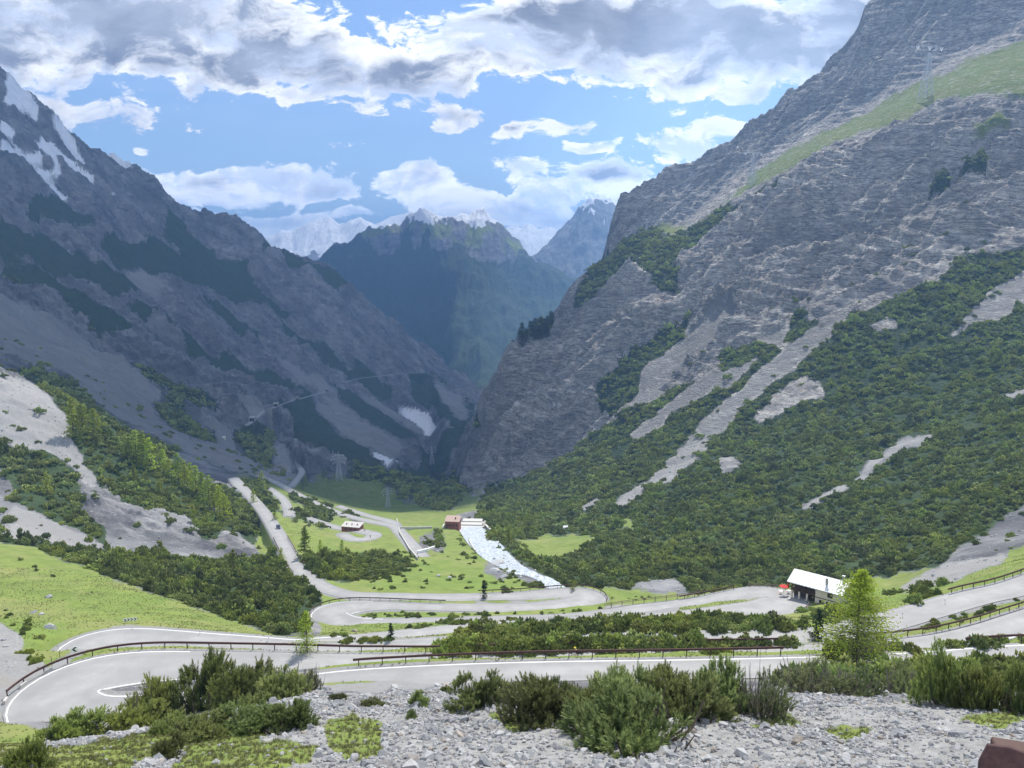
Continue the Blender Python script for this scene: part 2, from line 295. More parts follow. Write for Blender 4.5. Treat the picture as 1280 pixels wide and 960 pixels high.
P_(ROCK, [(525,672),(545,664),(560,672),(556,685),(528,686)], [(562,648),(585,644),(600,640),(600,652),(575,658)], [(600,712),(625,698),(640,715),(630,728)])
# near left spur
P_(VEG, [(N,380),(0,468),(80,500),(180,560),(240,590),(285,610),(330,660),(345,690),(300,705),(200,692),(100,682),(0,674),(N,640)])
P_(SCREE, [(N,385),(0,468),(45,482),(82,520),(95,545),(130,592),(118,600),(80,580),(40,545),(0,520),(N,480)], [(0,600),(15,630),(60,648),(110,672),(135,682),(135,700),(80,690),(20,672),(0,668)], [(0,520),(60,555),(130,595),(120,625),(60,585),(0,545),(N,520)])
P_(ROCK, [(-60,590),(10,590),(16,640),(0,655),(-60,640)], [(95,600),(140,620),(200,640),(240,652),(262,690),(250,700),(180,690),(140,690),(130,660),(90,632)], [(255,634),(275,640),(280,650),(262,648)], [(285,660),(330,690),(330,705),(290,700),(250,700),(255,680)])
P_(GRASS, [(330,640),(345,660),(340,690),(318,692),(325,670)])
P_(VEG, [(80,520),(110,540),(150,575),(200,615),(250,640),(240,650),(180,640),(125,610),(95,565)], [(0,565),(60,560),(100,590),(100,640),(60,640),(0,600)])
P_(VEG, [(N,650),(0,672),(100,682),(200,690),(300,702),(340,690),(365,715),(400,742),(400,760),(380,790),(350,795),(200,745),(100,708),(0,682),(N,670)])
# near ground
P_(GRASS, [(N,662),(0,676),(60,692),(100,706),(200,745),(350,795),(420,800),(420,835),(N,845)], [(400,738),(760,733),(860,745),(1010,728),(1100,722),(1180,705),(1260,690),(1400,640),(Q,600),(Q,845),(1000,845),(800,850),(400,860)])
P_(SCREE, [(-60,760),(0,780),(32,798),(28,815),(60,832),(30,850),(-40,850)], [(1130,728),(1180,706),(1250,692),(1260,700),(1200,722),(1160,736),(1120,740)])
P_(DIRT, [(-260,845),(0,845),(62,836),(90,815),(110,795),(150,782),(200,784),(210,790),(120,802),(80,835),(50,870),(28,912),(-60,925),(N,925)], [(752,757),(800,756),(850,760),(846,770),(760,768)], [(590,754),(690,752),(700,758),(600,762)],
 [(400,856),(560,849),(700,842),(850,838),(850,848),(560,858),(400,864)])
SCR = cls.copy()
poly(SCR, [(N,918),(20,905),(60,915),(200,890),(400,866),(520,862),(640,868),(750,876),(900,868),(980,862),(1100,868),(1280,884),(Q,890),(Q,1100),(N,1100)], SCREE)
for p in ([(405,905),(440,892),(475,905),(480,940),(450,960),(410,940)], [(20,1100),(40,980),(60,935),(140,925),(230,905),(320,888),(380,880),(390,900),(300,930),(180,945),(150,980),(140,1100)], [(190,1100),(200,980),(240,930),(360,925),(400,935),(380,960),(300,980),(290,1100)], [(0,900),(60,915),(40,960),(0,1100),(N,1100),(N,900)],
          [(600,895),(640,890),(680,905),(640,915)], [(700,915),(740,905),(780,925),(740,935)], [(930,905),(985,893),(1010,900),(960,912)], [(1190,898),(1240,888),(1300,895),(1250,912)], [(560,868),(620,864),(640,875),(590,880)], [(1020,912),(1060,905),(1100,915),(1060,925)]):
    poly(SCR, p, GRASS)
layers = [(SCR == k).astype(np.float32) for k in range(6)]
def blur(m, r):
    for ax in (0, 1):
        c = np.cumsum(np.concatenate([np.repeat(np.take(m, [0], ax), r+1, ax), m, np.repeat(np.take(m, [-1], ax), r, ax)], ax), ax)
        n = m.shape[ax]
        m = (np.take(c, np.arange(2*r+1, 2*r+1+n), ax)-np.take(c, np.arange(0, n), ax))/(2*r+1)
    return m
layers = [blur(l, 2) for l in layers]
def cover(x, y, z):
    """cover weights (6, n) at world points, with ragged outlines"""
    px, py = proj(x, y, z)
    lg = np.log2(np.clip(y, 20, 4000)/20)
    w1 = fbm(px/38, py/26, 6, seed=11)*12; w2 = fbm(px/30, py/22, 6, seed=23)*9
    far = sstep(60, 300, y)*.75+.25+sstep(60, 50, y)*.9
    qx = np.clip((px+w1*far-MX0)/MS, 0, MW-1.01); qy = np.clip((py+w2*far-MY0)/MS, 0, MH-1.01)
    i = qy.astype(int); j = qx.astype(int)
    out = np.stack([l[i, j] for l in layers])
    def fine(k, f):
        a = np.clip((px+w1*f-MX0)/MS, 0, MW-1.01).astype(int); b = np.clip((py+w2*f-MY0)/MS, 0, MH-1.01).astype(int); return layers[k][b, a]
    sn = fine(SNOW, .22); sc = np.where(y > 300, fine(SCREE, .45), out[SCREE])
    for k in (GRASS, VEG): out[k] = out[k]*(1-np.clip(sc*1.3, 0, 1)*(y > 300))*(1-sn)
    out[SCREE] = sc; out[SNOW] = sn
    return out
# ---------------------------------------------------------------- relief
CV = cover(GX.ravel(), GY.ravel(), GZ0.ravel()).reshape(6, *GY.shape)
X_, Y_ = GX, GY
dist = np.hypot(X_, Y_)
rockw = CV[ROCK]; vegw = CV[VEG]; scw = CV[SCREE]
off_road = sstep(.4, 5.0, rD)
disp = np.zeros_like(GZ0)
# small scale, near
disp += fbm(X_/1.7, Y_/1.7, 3, 31)*.22*sstep(60, 25, Y_)
disp += fbm(X_/9, Y_/9, 4, 35)*.7*(.3+.7*sstep(40, 90, Y_))*sstep(1200, 500, Y_)
disp += fbm(X_/40, Y_/40, 4, 41)*4.*sstep(260, 420, Y_)*sstep(2500, 1500, Y_)*(.4+.6*rockw)
# large ribs and gullies running down the valley sides
left = sstep(.02, -.1, X_/Y_)
far = sstep(560, 1100, Y_)
along = fbm(X_/620+.3*fbm(X_/700, Y_/700, 2, 8), Y_/190+.25*X_/190, 4, 51, .5, ridged=True)
iso = fbm(X_/260, Y_/260, 7, 55, .6, ridged=True)
disp += far*left*((along-.35)*52+(iso-.3)*44)*(.55+.6*rockw)
damp = 1-.8*sstep(19.6, 20., LI)[:, None]*sstep(21.5, 21., LI)[:, None]
rib = fbm(X_/170, Y_/95+.3*X_/210, 6, 61, .56, ridged=True)
hi = sstep(700, 950, Y_)*sstep(-.1, .0, X_/Y_)
disp += hi*damp*(rib-.35)*30*np.clip(rockw+.15, 0, 1)
bigrib = fbm(X_/520, Y_/115-.6*X_/520, 5, 66, .55, ridged=True)
disp += hi*(bigrib-.4)*75*np.clip(rockw+.1, 0, 1)*sstep(750, 1000, Y_)*damp
disp += sstep(300, 380, Y_)*sstep(900, 700, Y_)*sstep(.05, .12, X_/Y_)*fbm(X_/130, Y_/45, 4, 71, ridged=True)*5
spur = sstep(300, 340, Y_)*sstep(500, 430, Y_)*sstep(-.18, -.26, X_/Y_)
disp += spur*(fbm(X_/26, Y_/26, 5, 81, .6, ridged=True)-.3)*(2+4*rockw)
disp *= sstep(3., 4., LI)[:, None]
crest = np.exp(-((LI-5)/.25)**2)[:, None]; disp *= (1-.5*crest*(Y_ < 60))
# ledges of the layered rock
z1 = GZ0+disp
lay = z1+.20*X_+fbm(X_/420, Y_/420, 3, 91)*40
def ledge(v, h):
    f = v/h-np.floor(v/h); return (sstep(.35, .9, f)-f)*h
disp += hi*rockw*(ledge(lay, 17.)*.7*sstep(-.3, .3, fbm(X_/130, Y_/130, 2, 93))+ledge(lay*1.03+5, 6.3)*.5)
disp += far*left*rockw*(ledge(z1-.45*X_+fbm(X_/200, Y_/200, 3, 97)*30, 19.)*.6)
disp *= off_road
w = sstep(3.4, .5, rD)
GZ = (GZ0+disp)*(1-w)+(rZ-.10)*w
# pavement of the torrent: a shallow bed
RIVER = trace([(578,652,12,380),(590,662,14,380),(604,677,16,330),(620,694,13,300),(640,708,9,280),(662,718,7,270),(688,729,6,250),(705,740,6,240)], 0., sz=4, step=2., sxy=2, G=GZ)
def carve(path, depth, extra):
    global GZ
    m = np.where((GY > path[:, 1].min()-30) & (GY < path[:, 1].max()+30) & (GX > path[:, 0].min()-30) & (GX < path[:, 0].max()+30))
    x = GX[m]; y = GY[m]
    d = np.hypot(x[:, None]-path[None, :, 0], y[:, None]-path[None, :, 1]); i = np.argmin(d, 1); d = d[np.arange(len(i)), i]-path[i, 3]/2
    ww = sstep(extra, 0, d); GZ[m] = GZ[m]*(1-ww)+(path[i, 2]-depth)*ww
carve(RIVER, .9, 4.)
for k, r in LATE.items():      # the high valley road is benched into the finished slope
    rd[k] = trace(r['pts'], r['lift'], r['ymin'], sz=r['sz'], G=GZ)
    R = rd[k]; m = np.where((GY > R[:, 1].min()-25) & (GY < R[:, 1].max()+25) & (GX > R[:, 0].min()-25) & (GX < R[:, 0].max()+25))
    x = GX[m]; y = GY[m]; R4 = R[::4]; best = np.full(len(x), 1e9); bi = np.zeros(len(x), int)
    for i, q in enumerate(R4):
        d = (x-q[0])**2+(y-q[1])**2; u = d < best; best[u] = d[u]; bi[u] = i
    ww = sstep(13, 4.5, np.sqrt(best)); GZ[m] = GZ[m]*(1-ww)+(R4[bi, 2]-.15)*ww
    print('late', k, len(R))
print('terrain', GZ.shape, GZ.size, 'script s', round(time.time()-T_START, 1))

def grid_mesh(name, X, Y, Z, attrs=None):
    r, c = X.shape; me = bpy.data.meshes.new(name)
    co = np.stack([X, Y, Z], -1).reshape(-1, 3).astype(np.float32)
    idx = np.arange(r*c).reshape(r, c)
    q = np.stack([idx[:-1, :-1], idx[:-1, 1:], idx[1:, 1:], idx[1:, :-1]], -1).reshape(-1, 4)
    me.vertices.add(len(co)); me.vertices.foreach_set('co', co.ravel())
    me.loops.add(q.size); me.loops.foreach_set('vertex_index', q.ravel().astype(np.int32))
    me.polygons.add(len(q)); me.polygons.foreach_set('loop_start', np.arange(0, q.size, 4, dtype=np.int32))
    me.polygons.foreach_set('use_smooth', np.ones(len(q), bool))
    for k, v in (attrs or {}).items():
        a = me.color_attributes.new(k, 'FLOAT_COLOR', 'POINT'); a.data.foreach_set('color', v.reshape(-1, 4).astype(np.float32).ravel())
    me.update(calc_edges=True); me.validate(); return me
def link(o, parent=None, **props):
    COL.objects.link(o)
    if parent is not None: o.parent = parent
    for k, v in props.items(): o[k] = v
    return o
def mesh_obj(name, me, mats, parent=None, **props):
    for m in (mats if isinstance(mats, (list, tuple)) else [mats]): me.materials.append(m)
    return link(bpy.data.objects.new(name, me), parent, **props)

# ---------------------------------------------------------------- materials
class NT:
    def __init__(s, nt): s.t = nt; s.n = nt.nodes; s.l = nt.links
    def new(s, typ, ins=None, **kw):
        n = s.n.new(typ)
        for k, v in kw.items(): setattr(n, k, v)
        for k, v in (ins or {}).items():
            sk = n.inputs[k]
            if isinstance(v, bpy.types.NodeSocket): s.l.new(v, sk)
            else: sk.default_value = v
        return n
    def math(s, op, a, b=None, clamp=False):
        n = s.n.new('ShaderNodeMath'); n.operation = op; n.use_clamp = clamp
        for i, v in enumerate((a, b)):
            if v is None: continue
            if isinstance(v, bpy.types.NodeSocket): s.l.new(v, n.inputs[i])
            else: n.inputs[i].default_value = v
        return n.outputs[0]
    def mix(s, f, a, b, typ='RGBA', blend='MIX'):
        n = s.n.new('ShaderNodeMix'); n.data_type = typ
        if typ == 'RGBA': n.blend_type = blend
        ia, ib, o = {'RGBA': (6, 7, 2), 'FLOAT': (2, 3, 0), 'VECTOR': (4, 5, 1)}[typ]
        for i, v in ((0, f), (ia, a), (ib, b)):
            if isinstance(v, bpy.types.NodeSocket): s.l.new(v, n.inputs[i])
            else: n.inputs[i].default_value = (*v, 1) if (typ == 'RGBA' and i > 0 and len(v) == 3) else v
        return n.outputs[o]
    def ramp(s, f, lo, hi, a=0., b=1.):
        n = s.n.new('ShaderNodeMapRange'); n.clamp = True
        s.l.new(f, n.inputs[0]); n.inputs[1].default_value = lo; n.inputs[2].default_value = hi; n.inputs[3].default_value = a; n.inputs[4].default_value = b
        return n.outputs[0]
    def noise(s, vec, scale, detail=5, rough=.6, dist=0., out=0):
        n = s.new('ShaderNodeTexNoise', {'Vector': vec, 'Scale': scale, 'Detail': detail, 'Roughness': rough, 'Distortion': dist}); return n.outputs[out]
    def mapping(s, vec, scale=(1, 1, 1), rot=(0, 0, 0)):
        n = s.new('ShaderNodeMapping', {'Vector': vec, 'Scale': scale, 'Rotation': rot}); return n.outputs[0]
def new_mat(name):
    m = bpy.data.materials.new(name); m.use_nodes = True; t = NT(m.node_tree); t.n.clear()
    b = t.new('ShaderNodeBsdfPrincipled'); o = t.new('ShaderNodeOutputMaterial'); t.l.new(b.outputs[0], o.inputs[0])
    b.inputs['Roughness'].default_value = .9; b.inputs['Specular IOR Level'].default_value = .2
    return m, t, b
def simple(name, c, rough=.8, var=.15, scale=3., metal=0., spec=.3):
    m, t, b = new_mat(name); g = t.new('ShaderNodeNewGeometry').outputs['Position']
    n = t.noise(g, scale, 5, .65); col = t.mix(n, tuple(v*(1-var) for v in c), tuple(min(1, v*(1+var)) for v in c))
    t.l.new(col, b.inputs['Base Color']); b.inputs['Roughness'].default_value = rough; b.inputs['Metallic'].default_value = metal; b.inputs['Specular IOR Level'].default_value = spec
    return m

def terrain_material():
    m, t, b = new_mat('alpine_ground'); g = t.new('ShaderNodeNewGeometry'); P = g.outputs['Position']
    A = t.new('ShaderNodeVertexColor', layer_name='coverA'); B = t.new('ShaderNodeVertexColor', layer_name='coverB')
    sa = t.new('ShaderNodeSeparateColor', {'Color': A.outputs[0]}); sb = t.new('ShaderNodeSeparateColor', {'Color': B.outputs[0]})
    grass, veg, scree = sa.outputs; snow, dirt, strata = sb.outputs; layered = B.outputs['Alpha']
    # metre-size, ten-metre-size and hundred-metre-size variation
    n1 = t.noise(P, 2.2, 6, .65); n2 = t.noise(P, .16, 6, .62); n3 = t.noise(P, .013, 6, .6); n0 = t.noise(P, 9., 5, .65)
    # rock: layered, streaked
    L = t.mapping(P, (1., 1., 2.9), (0, .2, .1)); D_ = t.mapping(P, (.22, 1., .3), (0, 0, -.12)); iso = t.noise(P, .03, 10, .7, .4); fall = t.noise(D_, .035, 9, .68, .6)
    l1 = t.mix(layered, t.math('ADD', t.math('MULTIPLY', iso, .5), t.math('MULTIPLY', fall, .5)), t.math('ADD', t.math('MULTIPLY', t.noise(L, .04, 10, .72, 1.4), .7), t.math('MULTIPLY', iso, .3)), 'FLOAT'); l2 = t.mix(layered, t.noise(D_, .12, 7, .7, .4), t.noise(L, .16, 6, .65, .3), 'FLOAT')
    vein = t.noise(t.mapping(P, (.8, .8, .18)), .05, 7, .65)
    rock = t.mix(t.ramp(l1, .40, .60), (.10, .10, .105), (.37, .36, .34))
    rock = t.mix(t.ramp(l2, .52, .72), rock, (.46, .44, .41))
    rock = t.mix(t.math('MULTIPLY', t.ramp(vein, .56, .74, 0, .5), t.ramp(layered, 0, 1, .5, 1.)), rock, (.38, .29, .225))
    rock = t.mix(t.ramp(n2, .5, .8, 0, .45), rock, (.085, .085, .09)); rock = t.mix(t.ramp(t.noise(P, .0075, 6, .62, .6), .46, .62, 0, .6), rock, (.10, .10, .10)); rock = t.mix(t.ramp(t.noise(t.mapping(P, (1., 1., .16)), .028, 6, .65), .56, .70, 0, .7), rock, (.075, .08, .09))
    scrs = t.ramp(fall, .42, .6, 0, .4)
    scr = t.mix(t.ramp(n1, .3, .7), (.17, .168, .16), (.36, .35, .335)); scr = t.mix(t.ramp(n3, .4, .7, 0, .35), scr, (.24, .23, .215)); scr = t.mix(t.ramp(n2, .55, .8, 0, .5), scr, (.2, .2, .17))
    scr = t.mix(scrs, scr, (.17, .17, .165)); gra = t.mix(t.ramp(n2, .3, .7), (.105, .155, .030), (.19, .24, .050)); gra = t.mix(t.ramp(n1, .45, .75, 0, .55), gra, (.24, .225, .105)); gra = t.mix(t.ramp(n3, .5, .7, 0, .4), gra, (.10, .20, .028)); gra = t.mix(t.ramp(t.noise(P, .045, 7, .7), .50, .62, 0, .42), gra, (.25, .23, .095)); gra = t.mix(t.ramp(n0, .62, .72, 0, .35), gra, (.36, .35, .25))
    vg = t.mix(t.ramp(n2, .35, .7), (.022, .040, .016), (.045, .070, .025)); vg = t.mix(t.ramp(n1, .5, .8, 0, .4), vg, (.07, .085, .035))
    drt = t.mix(n1, (.17, .17, .17), (.30, .295, .28)); drt = t.mix(t.ramp(n2, .5, .7, 0, .5), drt, (.24, .21, .17))
    snw = (.80, .82, .85)
    brk = t.noise(P, .07, 8, .7); brk2 = t.noise(P, .6, 6, .7)
    def edge(w, amt=.6, lo=.40, hi=.60):
        v = t.math('ADD', w, t.math('MULTIPLY', t.math('ADD', t.math('SUBTRACT', brk, .5), t.math('MULTIPLY', t.math('SUBTRACT', brk2, .5), .7)), amt))
        return t.ramp(v, lo, hi)
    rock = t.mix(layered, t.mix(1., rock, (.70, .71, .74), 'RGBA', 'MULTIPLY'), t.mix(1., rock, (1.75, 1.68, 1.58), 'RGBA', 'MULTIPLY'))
    Lb = t.noise(t.mapping(P, (.38, .38, 1.7), (.05, .17, .1)), .024, 7, .6, .5); Lc = t.noise(t.mapping(P, (.3, .3, 1.5), (-.04, .2, .4)), .055, 6, .6, .4)
    def line(nz, w): return t.ramp(t.math('ABSOLUTE', t.math('SUBTRACT', nz, .5)), 0, w, 1, 0)
    seams = t.math('MAXIMUM', t.math('MAXIMUM', line(Lb, .022), t.math('MAXIMUM', t.ramp(t.math('ABSOLUTE', t.math('SUBTRACT', Lb, .57)), 0, .018, 1, 0), t.ramp(t.math('ABSOLUTE', t.math('SUBTRACT', Lb, .43)), 0, .018, 1, 0))), t.math('MULTIPLY', line(Lc, .03), .7))
    joints = t.math('MULTIPLY', line(t.noise(t.mapping(P, (1., 1., .3)), .026, 6, .6, .6), .02), .6)
    cracks = t.math('MULTIPLY', t.math('MAXIMUM', seams, joints), t.ramp(iso, .38, .62, .35, 1.))
    rock = t.mix(t.math('MULTIPLY', cracks, t.math('MULTIPLY', layered, .85)), rock, (.07, .07, .075))
    c = t.mix(edge(scree), rock, scr); c = t.mix(edge(grass, .9, .34, .66), c, gra); c = t.mix(edge(veg, .9), c, vg); c = t.mix(edge(dirt), c, drt); c = t.mix(edge(snow, .3), c, snw)
    c = t.mix(t.math('MULTIPLY', t.ramp(t.noise(t.mapping(P, (1., 1., 3.6), (.06, .16, .1)), .07, 8, .75, .8), .54, .62), t.math('MULTIPLY', layered, t.ramp(veg, .3, .5, .55, 0))), c, (.52, .50, .47))
    t.l.new(c, b.inputs['Base Color'])
    hsum = t.math('ADD', t.math('SUBTRACT', 0., t.math('MULTIPLY', t.math('MULTIPLY', cracks, layered), 4.)), t.math('ADD', t.math('MULTIPLY', l1, t.ramp(layered, 0, 1, 14., 20.)), t.math('ADD', t.math('MULTIPLY', t.noise(P, .05, 9, .7), 14.), t.math('MULTIPLY', n2, 1.2))))
    hm = t.math('MULTIPLY', hsum, t.ramp(veg, .4, .8, 1., .8))
    bump = t.new('ShaderNodeBump', {'Height': hm, 'Distance': 1., 'Strength': strata})
    h2 = t.math('ADD', t.math('MULTIPLY', n1, .22), t.math('MULTIPLY', n0, .07))
    b2 = t.new('ShaderNodeBump', {'Height': h2, 'Distance': 1., 'Strength': .8, 'Normal': bump.outputs[0]})
    t.l.new(b2.outputs[0], b.inputs['Normal']); b.inputs['Roughness'].default_value = .95
    return m
M_TERR = terrain_material()
CV2 = CV.copy()
onroad = sstep(1.4, .6, rD)
strata_w = sstep(250, 900, GY)*.9
cA = np.stack([CV2[GRASS]*(1-onroad), CV2[VEG]*(1-onroad), CV2[SCREE]*(1-onroad), np.ones_like(GY)], -1)
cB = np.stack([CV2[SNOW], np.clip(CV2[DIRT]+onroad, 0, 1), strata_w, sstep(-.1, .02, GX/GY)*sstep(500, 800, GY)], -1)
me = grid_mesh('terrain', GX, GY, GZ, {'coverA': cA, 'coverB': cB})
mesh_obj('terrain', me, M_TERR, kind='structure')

# ---------------------------------------------------------------- mountains beyond
def range_sheet(name, lines, rows, cols=500, amp=60, sc=900, seed=0, pad=0, snow_above=None, veg_below=None, snow_soft=200, slope_dir=0., snow_bias=0., grass_mid=False):
    P0 = [np.array(l, float) for l in lines]
    amin = max(ray(p[0, 0], p[0, 1])[0] for p in P0); amax = min(ray(p[-1, 0], p[-1, 1])[0] for p in P0)
    az = np.linspace(amin, amax, cols); nY = []; nZ = []
    for p in P0:
        a, e = ray(p[:, 0], p[:, 1]); ee = np.interp(az, a, e); yy = np.interp(az, a, p[:, 2]); nY.append(yy); nZ.append(yy*ee)
    nY.append(nY[-1]*1.25); nZ.append(nZ[-1]-.75*(nY[-1]-nY[-2])); nY.append(nY[-2]*1.6); nZ.append(nZ[-2]-.6*(nY[-1]-nY[-2]))
    nY = np.array(nY); nZ = np.array(nZ); s = pchip_slopes(nY, nZ); Y = []; Z = []
    rw = list(rows)+[20, 8]
    for k, n in enumerate(rw[:len(nY)-1]):
        for i in range(n):
            u = i/n; Y.append(nY[k]+(nY[k+1]-nY[k])*u); Z.append(hermite(nY, nZ, s, k, u))
    Y.append(nY[-1]); Z.append(nZ[-1]); Y = np.array(Y); Z = np.array(Z); X = Y*az[None]
    nz = fbm(X/sc, Y/sc, 7, 100+seed, .55, ridged=True)-.35
    nz2 = fbm(X/(sc*.35), Y/sc, 6, 130+seed, .55, ridged=True)-.35
    Z2 = Z+nz*amp*.7+nz2*amp*.8
    sn = np.zeros_like(Z); vg = np.zeros_like(Z); gr = np.zeros_like(Z)
    jag = fbm(X/(sc*.16), Y/(sc*.3), 6, 160+seed, .65)
    if snow_above is not None: sn = sstep(-.25, .25, (Z2-snow_above)/snow_soft+jag*1.6+snow_bias)
    if veg_below is not None: vg = sstep(-.25, .25, (veg_below-Z2)/200+jag*1.8+1.5*fbm(X/900, Y/900, 3, 190+seed))
    if grass_mid: gr = np.clip(sstep(-.1, .3, jag+.15)-sn, 0, 1)*sstep(-400, 200, Z2)*(1-vg)*.8
    cA = np.stack([gr, vg, 0*Z, np.ones_like(Z)], -1); cB = np.stack([sn, 0*Z, np.full_like(Z, 1.), np.zeros_like(Z)], -1)
    me = grid_mesh(name, X, Y, Z2, {'coverA': cA, 'coverB': cB})
    return mesh_obj(name, me, M_TERR, kind='structure')
range_sheet('mountain', [
 [(250,560,3600),(450,560,3600),(600,530,3700),(700,540,3600),(900,560,3600)],
 [(250,480,4600),(450,450,4700),(560,455,4700),(600,445,4600),(650,440,4600),(720,450,4500),(900,500,4400)],
 [(250,440,5300),(400,400,5500),(480,370,5500),(560,375,5500),(650,385,5400),(720,400,5200),(900,480,5000)],
 [(250,420,5900),(330,390,6000),(380,348,6000),(405,327,6000),(425,310,6050),(440,300,6100),(460,294,6150),(480,290,6200),(500,288,6250),(512,278,6300),(525,267,6300),(538,268,6300),(550,276,6300),(570,280,6350),(588,279,6350),(597,272,6400),(607,274,6400),(618,282,6350),(630,290,6300),(645,304,6200),(665,320,6000),(685,335,5900),(705,345,5800),(730,356,5700),(770,385,5600),(900,460,5500)]],
 (70, 80, 110), 620, amp=150, sc=1200, seed=1, snow_above=330, veg_below=120, snow_soft=130, grass_mid=True)
range_sheet('mountain', [
 [(560,420,6000),(700,400,6000),(900,420,6000)],
 [(560,370,7300),(640,330,7500),(672,312,7600),(695,296,7600),(712,280,7600),(726,266,7600),(738,257,7600),(748,254,7600),(760,256,7600),(772,264,7600),(800,285,7600),(900,350,7500)]],
 (120,), 400, amp=130, sc=1100, seed=3, snow_above=560, snow_soft=330, veg_below=-100)
range_sheet('mountain', [
 [(200,400,7539),(450,400,7539),(800,400,7539)],
 [(200,360,8700),(450,325,8990),(560,330,8990),(700,325,8990),(800,350,8700)],
 [(200,350,9860),(290,320,10150),(318,306,10440),(335,297,10440),(352,288,10440),(365,291,10440),(380,283,10440),(398,279,10440),(412,275,10440),(425,282,10440),(438,279,10440),(452,275,10440),(470,281,10440),(486,273,10440),(498,269,10440),(508,268,10440),(520,276,10440),(560,300,10440),(610,296,10440),(630,288,10440),(645,285,10440),(660,283,10440),(672,287,10440),(690,290,10440),(705,298,10440),(800,340,9860)]],
 (40, 100), 700, amp=110, sc=1500, seed=5, snow_above=60, snow_soft=300, snow_bias=.1)

# ---------------------------------------------------------------- road surface, edge lines
M_ASPH = None
def asphalt():
    m, t, b = new_mat('asphalt'); g = t.new('ShaderNodeNewGeometry').outputs['Position']
    n = t.noise(g, .25, 6, .65); f = t.noise(g, 14., 4, .7); uvn = t.new('ShaderNodeUVMap', uv_map='UVMap').outputs[0]
    s = t.new('ShaderNodeSeparateXYZ', {'Vector': uvn}).outputs
    w = t.math('ABSOLUTE', t.math('SUBTRACT', t.math('ABSOLUTE', t.math('SUBTRACT', s[0], .5)), .22))
    c = t.mix(t.ramp(n, .3, .7), (.235, .23, .22), (.335, .325, .31)); c = t.mix(t.ramp(f, .4, .8, 0, .3), c, (.24, .235, .225))
    c = t.mix(t.ramp(w, .0, .13, .45, 0), c, (.20, .197, .19)); c = t.mix(t.ramp(t.noise(g, .07, 4, .5), .56, .6, 0, .3), c, (.21, .21, .205))
    st = t.new('ShaderNodeTexVoronoi', {'Vector': t.mapping(g, (.35, .35, .35))}, feature='DISTANCE_TO_EDGE')
    c = t.mix(t.math('MULTIPLY', t.ramp(st.outputs[0], .0, .012, 1, 0), t.ramp(n, .5, .6, 0, .5)), c, (.13, .13, .13))
    t.l.new(c, b.inputs['Base Color']); b.inputs['Roughness'].default_value = .75; b.inputs['Specular IOR Level'].default_value = .35; return m
M_ASPH = asphalt(); M_LINE = simple('road_paint', (.74, .74, .71), .7, .12, 6.); M_CONC = simple('pale_concrete', (.46, .44, .40), .9, .2, 2.)
def normals2(R):
    T = np.gradient(R[:, :2], axis=0); T /= np.linalg.norm(T, axis=1)[:, None]; T = np.stack([smooth(T[:, 0], 2), smooth(T[:, 1], 2)], 1); T /= np.linalg.norm(T, axis=1)[:, None]
    return np.stack([-T[:, 1], T[:, 0]], 1)
def ribbon(name, R, offs, mat, parent=None, **props):
    """offs: list of (function of half width -> offset, dz) across the road"""
    N = normals2(R); hw = R[:, 3]/2; k = len(offs); V = []
    for f, dz in offs:
        o = f(hw); V.append(np.stack([R[:, 0]+N[:, 0]*o, R[:, 1]+N[:, 1]*o, R[:, 2]+dz], 1))
    V = np.stack(V, 1); n = len(R); idx = np.arange(n*k).reshape(n, k)
    q = np.stack([idx[:-1, :-1], idx[1:, :-1], idx[1:, 1:], idx[:-1, 1:]], -1).reshape(-1, 4)
    me = bpy.data.meshes.new(name); me.from_pydata(V.reshape(-1, 3).tolist(), [], q.tolist())
    uv = me.uv_layers.new(name='UVMap'); vi = np.zeros(len(me.loops), np.int32); me.loops.foreach_get('vertex_index', vi)
    uu = np.stack([(vi % k)/(k-1), (vi//k)*.5], 1); uv.data.foreach_set('uv', uu.astype(np.float32).ravel()); me.update()
    return mesh_obj(name, me, mat, parent, **props)
road_objs = {}
for k, R in rd.items():
    o = ribbon('road', R, [(lambda h: -h-.05, -.9), (lambda h: -h-.02, .0), (lambda h: -h*.5, .02), (lambda h: h*0, .04), (lambda h: h*.5, .02), (lambda h: h+.02, .0), (lambda h: h+.05, -.9)], M_ASPH, kind='structure')
    road_objs[k] = o
    if k not in ('B', 'E'): continue
    lw = .075
    pr = np.stack(proj(R[:, 0], R[:, 1], R[:, 2]), 1); NN = normals2(R)
    if k == 'B':
        i_ = int(np.argmin((pr[:, 0]-600)**2+(pr[:, 1]-842)**2)); so = 1 if NN[i_, 1] > 0 else -1
        i0 = int(np.argmin((pr[:, 0]-330)**2+(pr[:, 1]-866)**2)); i1 = int(np.argmin((pr[:, 0]-240)**2+4*(pr[:, 1]-831)**2)); parts_ = [(so, 0, len(R)), (-so, i0, i1)]
    else:
        i_ = int(np.argmin((pr[:, 0]-280)**2+(pr[:, 1]-802)**2)); so = 1 if NN[i_, 1] > 0 else -1
        i0 = int(np.argmin((pr[:, 0]-200)**2+4*(pr[:, 1]-821)**2)); i1 = int(np.argmin((pr[:, 0]-450)**2+4*(pr[:, 1]-800)**2)); j0 = int(np.argmin((pr[:, 0]-440)**2+4*(pr[:, 1]-776)**2)); j1 = int(np.argmin((pr[:, 0]-470)**2+4*(pr[:, 1]-759)**2)); parts_ = [(so, i0, i1), (so, j0, j1), (-so, j0-8, j1-4)]
    for s_, ia, ib in parts_:
        Rk = R[ia:ib]
        ribbon('road_marking', Rk, [(lambda h: s_*(h-.28)-lw, .014), (lambda h: s_*(h-.28)+lw, .014)], M_LINE, o)
